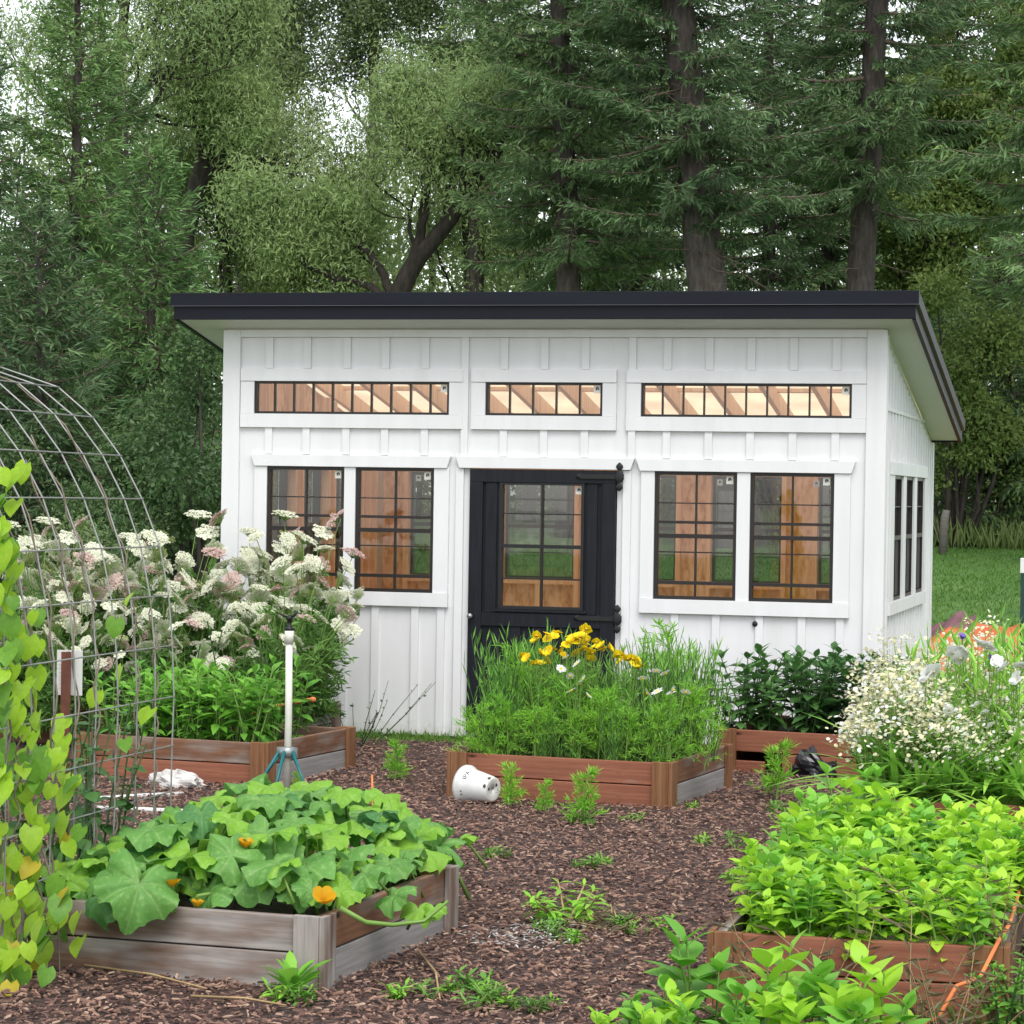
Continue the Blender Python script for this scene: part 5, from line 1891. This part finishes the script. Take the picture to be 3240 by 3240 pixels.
def twine(y0, z0, z1, amp=.012, turns=6):
    q = np.linspace(0, 1, 40)
    zz = z0 + (z1 - z0) * q
    xx = np.interp(zz, [p_[1] for p_ in half[::-1]], [p_[0] for p_ in half[::-1]])
    return np.stack([xx + amp * np.cos(q * turns * 6.28) + .002, y0 + amp * np.sin(q * turns * 6.28), zz], 1)


vine('yellow green heart leaved vine covering the near leg of the wire arch', 98, (-9.97, -9.64), (.75, 1.88), .0, [twine(-9.6, 0, 1.9), twine(-9.8, 0, 1.8), twine(-10.0, 0, 1.7)])
vine('lower yellow green vine hiding the foot of the wire arch with crowded heart leaves', 98, (-10.0, -9.56), (.05, .85), .0, [twine(-9.7, 0, .9), twine(-9.5, 0, .8)], .08)
vine('thinner part of the heart leaved vine reaching along the arch leg, with sparse leaves', 46, (-9.75, -9.25), (.1, 1.15), .02, [twine(-9.4, .0, 2.0), twine(-9.2, .0, 1.9)], .12)
vine('bottom runner of the vine with few leaves over the front of the grey bed', 16, (-9.95, -9.5), (.03, .4), .14, [[(2.9, -9.6, .5), (2.98, -9.62, .3), (3.02, -9.68, .05)]], .2)
dv = vine('dry bare vine stems twisted up the wires of the arch', 6, (-9.0, -8.4), (.8, 1.6), .0, [twine(-8.6, .0, 2.28, .014, 9), twine(-8.4, .1, 1.35, .013, 7), twine(-9.0, .0, 2.0, .013, 9), twine(-8.8, .1, 1.0, .012, 5)])
dk = [leafy_proto('bean_plant', 230, .85, 5, 9, .09, 'dahlia', 'stem_d', leaf_tpl(.75, .12, .3), spread=.22, el=(30, -30), pairs=2)]
place(dk, [(2.72, -8.75, .1), (2.62, -8.35, .05), (2.75, -9.1, .1), (2.55, -8.95, .0)], 'dark green bean plant in the shade behind the yellow green vine', 'bean plants behind the vine', ru)

tp = at_y(122, 1440, -8.75)
post = thing('steel_post', (tp[0], tp[1], 0), 'rusty brown steel post standing inside the wire arch', 'post')
MB().box(-.02, .02, -.003, .003, 0, 1.14).box(-.004, .004, .003, .03, 0, 1.14).build('shaft', M['rust'], post)
MB().tube([(.03 * math.cos(a), .012 + .03 * math.sin(a), .575 + .004 * a) for a in np.linspace(0, 7, 24)], .006, 5).build('tie', M['teal'], post)
mb = MB().box(-.055, .055, .034, .037, .965, 1.145)
for k in range(8):
    mb.box(-.048, -.008 if k % 3 else -.02, .0325, .0338, .99 + k * .016, .996 + k * .016, 1)
tg = mb.build('plant_tag', [M['pvc'], M['sticker']])
tg.location = (tp[0], tp[1], 0)
tag(tg, 'white paper plant tag with faint lines of print, hung behind the rusty post', 'tag')

# ------------------------------------------------------------------ sprinkler stand
q = at_z(541, 1505)
d_px = at_y(548, 1190, q[1])
spk = thing('sprinkler_stand', (q[0], q[1], 0), 'cream pipe sprinkler on a teal tripod between the left beds', 'sprinkler')
hz = float(d_px[2])
MB().tube([(0, 0, .02), (.004, 0, hz * .5), (.0, 0, hz - .05)], .021, 12).tube([(0, 0, hz - .075), (0, 0, hz)], .027, 12).build('pipe', M['pvc_c'], spk)
MB().lathe([(.03, .235), (.05, .24), (.05, .29), (.03, .30)], 12).box(-.062, .062, -.012, .012, .235, .295).build('hub', M['grey_metal'], spk)
for az in (200, 330, 265):
    c, s = math.cos(R(az)), math.sin(R(az))
    mb = MB().tube([(c * .045, s * .045, .275), (c * .21, s * .21, .0)], .011, 4)
    mb.tube([(c * .045, s * .045, .245), (c * .12, s * .12, .15)], .007, 4)
    mb.build('leg', M['teal'], spk)
mb = MB().lathe([(.02, hz), (.028, hz + .004), (.028, hz + .016), (.016, hz + .02), (.013, hz + .06), (.02, hz + .065), (.018, hz + .085), (.005, hz + .09)], 10)
mb.tube([(-.01, 0, hz + .075), (-.06, 0, hz + .098), (-.085, 0, hz + .105)], [.008, .006, .004], 5)
mb.tube([(.0, 0, hz + .075), (.03, 0, hz + .09), (.045, .005, hz + .115)], [.008, .009, .011], 6)
mb.build('sprinkler_head', M['iron'], spk)

# ------------------------------------------------------------------ small things on the ground
# white nursery pot lying on its side
pot = thing('plant_pot', (2.90, -3.72, .1), 'white plastic nursery pot lying on its side by the reddish bed', 'plant pot')
ax = unit(np.array([.90, -.40, -.06]))
up_ = unit(np.array([0, 0, 1.0]) - ax * ax[2])
sd_ = np.cross(up_, ax)
PM = Matrix(((sd_[0], up_[0], ax[0], 0), (sd_[1], up_[1], ax[1], 0), (sd_[2], up_[2], ax[2], 0), (0, 0, 0, 1)))
PL = .215


def pr_(z):
    return .108 - .034 * z / PL


prof_p = [(pr_(0) - .004, .004), (pr_(0) + .008, 0), (pr_(0) + .009, .02), (pr_(0), .023), (pr_(.06), .06), (pr_(.12), .12), (pr_(.2), .2), (pr_(PL) - .004, PL - .002), (pr_(PL) - .012, PL), (.045, PL - .004), (.0005, PL - .006), (.001, PL - .012), (pr_(PL) - .012, PL - .012), (pr_(0) - .006, .01), (pr_(0) - .004, .004)]
mb = MB().lathe(prof_p, 32, PM)
mb.build('body', M['pvc'], pot)
for a, z, rr, e in [(20, PL - .012, .012, 0), (70, PL - .012, .011, 0), (115, PL - .012, .012, 0), (-60, PL - .012, .012, 0), (-110, PL - .012, .012, 0), (160, PL - .012, .012, 0)]:
    r0 = pr_(z) + .0008
    t_ = R(a)
    c_ = np.array([math.cos(t_) * r0, math.sin(t_) * r0, z])
    tg_ = np.array([-math.sin(t_), math.cos(t_), 0])
    vs = []
    for k in range(10):
        w_ = k * 2 * np.pi / 10
        tt_ = t_ + math.cos(w_) * rr / r0
        zz_ = z + math.sin(w_) * rr * .8
        vs.append((math.cos(tt_) * (pr_(zz_) + .0008), math.sin(tt_) * (pr_(zz_) + .0008), zz_))
    vs = np.array(vs) @ np.array(PM.to_3x3()).T
    MB().add(vs, [tuple(range(10))], 0).build('drain_hole', M['ink'], pot)
for k in range(2):
    a = R(40 + 130 * k)
    vs = np.array([(math.cos(a) * .04 + math.cos(w_) * .010, math.sin(a) * .04 + math.sin(w_) * .010, PL - .0035) for w_ in np.arange(10) * .6283])
    MB().add(vs @ np.array(PM.to_3x3()).T, [tuple(range(10))], 0).build('drain_hole', M['ink'], pot)



def wrap_text(txt, size, z_base, a0, mat):
    cu = bpy.data.curves.new('lettering', 'FONT')
    cu.body = txt
    cu.size = size
    cu.resolution_u = 3
    ob = bpy.data.objects.new('lettering', cu)
    COL.objects.link(ob)
    me = bpy.data.meshes.new_from_object(ob.evaluated_get(bpy.context.evaluated_depsgraph_get()))
    bpy.data.objects.remove(ob)
    bpy.data.curves.remove(cu)
    for v in me.vertices:
        z = z_base + v.co.y * -1
        r0 = pr_(z) + .0012
        t_ = a0 - v.co.x / r0
        p = np.array([math.cos(t_) * r0, math.sin(t_) * r0, z]) @ np.array(PM.to_3x3()).T
        v.co = p
    me.materials.clear()
    me.materials.append(mat)
    part('lettering', me, pot)


# sideways lettering runs round the pot below the rim
wrap_text('IPA', .045, .075, R(152), M['ink'])
wrap_text('W', .045, .06, R(212), M['ink'])


def lump(name, loc, size, label, cat, mat, seed, squash_=(1, 1, 1)):
    rg = np.random.default_rng(seed)
    n, k = 26, 16
    ph = rg.uniform(0, 6, 8)
    v = []
    for j in range(k + 1):
        th = np.pi * j / k
        for i in range(n):
            az = 2 * np.pi * i / n
            d = np.array([math.sin(th) * math.cos(az), math.sin(th) * math.sin(az), math.cos(th)])
            r = 1 + .22 * math.sin(3 * az + ph[0] + 2 * th) + .16 * abs(math.sin(5 * az * .5 + ph[1] + 4 * th)) + .10 * math.sin(7 * az + ph[2] - 5 * th) + rg.normal(0, .03)
            p = d * r * size * np.array(squash_)
            p[2] = max(p[2], -size * squash_[2] * .55)
            v.append(p)
    f = [(j * n + i, j * n + (i + 1) % n, (j + 1) * n + (i + 1) % n, (j + 1) * n + i) for j in range(k) for i in range(n)]
    o_ = MB().add(v, f, 0, False).build(name, M[mat])
    o_.location = (loc[0], loc[1], loc[2] + size * squash_[2] * .53)
    return tag(o_, label, cat)


q = at_z(1540, 1470)
lump('plastic_bag', (q[0], q[1] + .12, 0), .14, 'crumpled black plastic bag on the mulch by the shed end bed', 'bag', 'bag', 3, (1, .8, .85))
q = at_z(335, 1487)
lump('rag', (q[0], q[1], 0), .11, 'crumpled pale rag lying behind the squash leaves', 'rag', 'rag', 8, (1.35, .7, .55))
for (a, b), lab in zip((((188, 1512), (345, 1503)), ((178, 1530), (350, 1537))), ('white plastic pipe lying behind the squash, the farther of two', 'white plastic pipe lying behind the squash, the nearer of two')):
    p0, p1 = at_z(*a), at_z(*b)
    o = MB().tube([p0 + [0, 0, .016], (p0 + p1) / 2 + [0, .01, .017], p1 + [0, 0, .016]], .014, 10).build('plastic_pipe', M['pvc'])
    tag(o, lab, 'pipe')
q = at_z(704, 1592)
tp_ = at_y(702, 1462, q[1])
o = MB().tube([q, (q + tp_) / 2, tp_], .0055, 6).build('garden_stake', M['orange'])
tag(o, 'thin orange garden stake upright behind the squash bed', 'stake')
a, b = at_y(440, 1338, -2.25), at_y(590, 1320, -2.1)
mb = MB().tube([a + [0, 0, -.16], a + (b - a) * .3 + [0, 0, -.02], b + [-.02, 0, 0]], .011, 8)
mb.lathe([(.0, -.022), (.014, -.018), (.02, 0), (.014, .018), (0, .022)], 10, Matrix.Translation(b) @ Matrix.Rotation(R(90), 4, 'Y'))
o = mb.build('tool_handle', M['orange'])
tag(o, 'orange tool handle with a round end sticking out of the leafy brown bed', 'tool')
pts = [(6.32, -7.2, .30), (6.335, -8.2, .295), (6.35, -9.0, .30), (6.33, -9.34, .285), (6.28, -9.42, .18), at_y(1805, 1860, -9.5), at_y(1770, 1920, -9.6), (6.02, -9.8, .012), (5.9, -10.6, .012)]
o = MB().tube(pts, .0075, 8).build('extension_cord', M['orange'])
tag(o, 'orange cord running along the right side of the lime green bed and down its corner', 'cord')

# tarps behind the shed at the right
rt = np.random.default_rng(31)


def tarp(name, x0, x1, y0, y1, hgt, label, mat, seed):
    rg = np.random.default_rng(seed)
    n, k = 36, 20
    ph = rg.uniform(0, 6, 6)
    v = []
    for j in range(k + 1):
        for i in range(n + 1):
            u, w_ = i / n, j / k
            e = min(1, min(u, 1 - u, w_, 1 - w_) / .14)
            z = hgt * e ** .6 * (.8 + .13 * math.sin(7 * u + ph[0]) + .1 * abs(math.sin(9 * w_ + 5 * u + ph[1])) + .05 * math.sin(17 * u - 9 * w_ + ph[2])) + rg.normal(0, .004)
            v.append((x0 + (x1 - x0) * u + .05 * math.sin(9 * w_), y0 + (y1 - y0) * w_ + .06 * math.sin(8 * u), ground_z(y0) + max(z, .01)))
    f = [(j * (n + 1) + i, j * (n + 1) + i + 1, (j + 1) * (n + 1) + i + 1, (j + 1) * (n + 1) + i) for j in range(k) for i in range(n)]
    o_ = MB().add(v, f, 0, False).build(name, M[mat])
    so = o_.modifiers.new('thickness', 'SOLIDIFY')
    so.thickness = .004
    return tag(o_, label, 'tarpaulin')


tarp('tarpaulin', 4.3, 7.4, 6.4, 8.9, .70, 'orange tarpaulin over a heap behind the right end of the shed', 'tarp', 1)
tarp('tarpaulin', 4.0, 4.95, 7.9, 9.2, .62, 'folded brown tarpaulin end beside the shed corner, next to the orange one', 'tarp_b', 2)
gp = at_y(1931, 1200, -2.6)
t = thing('steel_post', (gp[0], gp[1], 0), 'dark green steel post with a white cap at the right edge', 'post')
hz2 = float(at_y(1931, 1080, -2.6)[2])
MB().box(-.022, .022, -.003, .003, 0, hz2).box(-.004, .004, .003, .032, 0, hz2).build('shaft', M['green_post'], t)
MB().box(-.026, .026, -.008, .036, hz2 - .005, hz2 + .085).build('cap', M['pvc'], t, bevel=.004)
fp = at_y(1778, 1022, 27)
fz = float(at_y(1780, 962, 27)[2])
o = MB().tube([(0, 0, -.1), (.03, 0, .6), (.06, 0, fz - ground_z(27))], [.075, .07, .06], 9).build('fence_post', M['grey_wood'], None, (fp[0], 27, ground_z(27)))
tag(o, 'weathered grey fence post at the edge of the woods right of the shed', 'post')

# ------------------------------------------------------------------ weeds and seedlings on the mulch
seed_p = [feathery_proto('feathery_seedling', 240, .24, 30, 'feather', 'stem', .55)]
used = set()
for (px_, py_, s_), lab in zip(((745, 1478, 1.0), (965, 1526, .95), (1030, 1536, .7), (1105, 1556, 1.15), (1465, 1512, 1.35), (560, 1498, .5)), ('feathery green seedling on the mulch left of the white pot', 'feathery seedling right beside the white pot', 'smallest feathery seedling before the reddish bed', 'round feathery seedling before the middle of the reddish bed', 'tall feathery plant on the mulch beside the black bag', 'tiny feathery seedling by the sprinkler foot')):
    q = at_z(px_, py_)
    place(seed_p, [(q[0], q[1], 0, s_)], lab, 'feathery seedlings on the mulch', ru, .98, 1.02, used)
weed = [leafy_proto('weed', 250 + k, .05, 3, 3, .055, ('grass', 'mid', 'feather')[k], 'stem', LANCE, spread=.06, el=(40, 5), pairs=3, cat='weed') for k in range(3)]
sp = []
for cx_, cy_, n_, sx_, sy_ in ((1540, 1545, 16, 90, 22), (1100, 1555, 8, 90, 14), (930, 1620, 4, 25, 8), (1120, 1640, 7, 45, 7), (1390, 1660, 4, 25, 6), (1040, 1770, 8, 90, 14), (1180, 1760, 6, 60, 10), (900, 1890, 9, 120, 24), (760, 1880, 4, 70, 18), (1010, 1905, 7, 90, 16), (560, 1890, 5, 60, 12), (1440, 1600, 6, 120, 25), (640, 1400, 4, 30, 6), (1250, 1525, 5, 40, 8)):
    for _ in range(n_):
        q = at_z(cx_ + ru.gauss(0, sx_ * .55), cy_ + ru.gauss(0, sy_ * .55))
        if q[1] < -11 or (4.0 > q[0] > 2.65 and -9.5 < q[1] < -8) or (5.3 < q[0] < 6.4 and -9.35 < q[1] < -7):
            continue
        sp.append((q[0], q[1], .004, ru.uniform(.6, 1.35)))
place(weed, sp, 'small green weed rooted in the mulch of the path', 'small weeds in the mulch', ru, .9, 1.1)
heap = leafy_proto('pulled_weed', 260, .13, 9, 5, .11, 'feather', 'dry', LANCE, spread=.34, el=(35, -15), pairs=3, cat='weed')
q = at_z(1075, 1738)
heap.location = (q[0], q[1], 0)
tag(heap, 'heap of pulled weeds wilting in the middle of the path', 'weed')
heap2 = leafy_proto('pulled_weed', 261, .06, 7, 4, .10, 'red_leaf', 'dry', LANCE, spread=.3, el=(20, -10), pairs=3, cat='weed')
q = at_z(1165, 1752)
heap2.location = (q[0], q[1], 0)
tag(heap2, 'flattened dry weeds right of the pulled heap on the path', 'weed')
dan = leafy_proto('dandelion', 262, .05, 1, 5, .17, 'zinnia', 'stem', leaf_tpl(.28, .2, .3, (.25, .5, .8, 1, .6, 0)), spread=.03, el=(75, 35), pairs=4, cat='weed')
q = at_z(548, 1882)
dan.location = (q[0], q[1], 0)
tag(dan, 'green dandelion rosette against the front board of the grey bed', 'weed')
thin = wispy_proto('dry_flower_plant', 263, .45, 16, .28, 'stem_d', 'stem_d', 6, .03, .016, lean=.45, curl=.6)
q = at_z(690, 1400)
thin.location = (q[0], -.75, 0)
tag(thin, 'thin grey green stalks with dark seed heads in front of the white wall', 'plant')
for k, (a, b, lab) in enumerate((((160, 1836), (390, 1880), 'long dry stalk lying on the mulch below the grey bed'), ((360, 1895), (540, 1912), 'short dry stalk lying on the mulch at the bottom edge'), ((790, 1810), (830, 1900), 'curled dry tendril on the mulch right of the grey bed'))):
    p0, p1 = at_z(*a), at_z(*b)
    m_ = (p0 + p1) / 2 + np.array([.02, .02, 0])
    o = MB().tube([p0 + [0, 0, .03], m_ + [0, 0, .035], p1 + [0, 0, .028]], [.005, .0045, .003], 5).build('dry_stalk', M['dry'])
    tag(o, lab, 'stalk')

# pale shavings in the path and growth at the front right corner
q = at_z(985, 1785)
n_ = 260
P = np.stack([q[0] + rp.normal(0, .11, n_), q[1] + rp.normal(0, .16, n_), rp.uniform(.03, .045, n_)], 1)
D = np.stack([rp.normal(0, 1, n_), rp.normal(0, 1, n_), rp.normal(0, .15, n_)], 1)
o = MB().cards(P, D, rp.uniform(.015, .045, n_), rp.uniform(.004, .009, n_), rp, up=.9, fold=.1).build('wood_shavings', M['rag'])
o['kind'] = 'stuff'
tag(o, 'patch of pale grey shavings on the mulch before the pulled weeds', 'wood shavings')
corner = [leafy_proto('leafy_plant', 270, .34, 5, 6, .07, 'mid', 'stem_d', spread=.16, el=(50, -5), pairs=3)]
sp = []
for px_, py_, yy in ((1905, 1850, -9.35), (1935, 1880, -9.5), (1890, 1905, -9.55)):
    q = at_y(px_, py_, yy)
    sp.append((q[0], q[1], 0.0, .9))
place(corner, sp, 'small dark green plant on the ground past the right corner of the lime green bed', 'dark plants at the bottom right corner', ru)
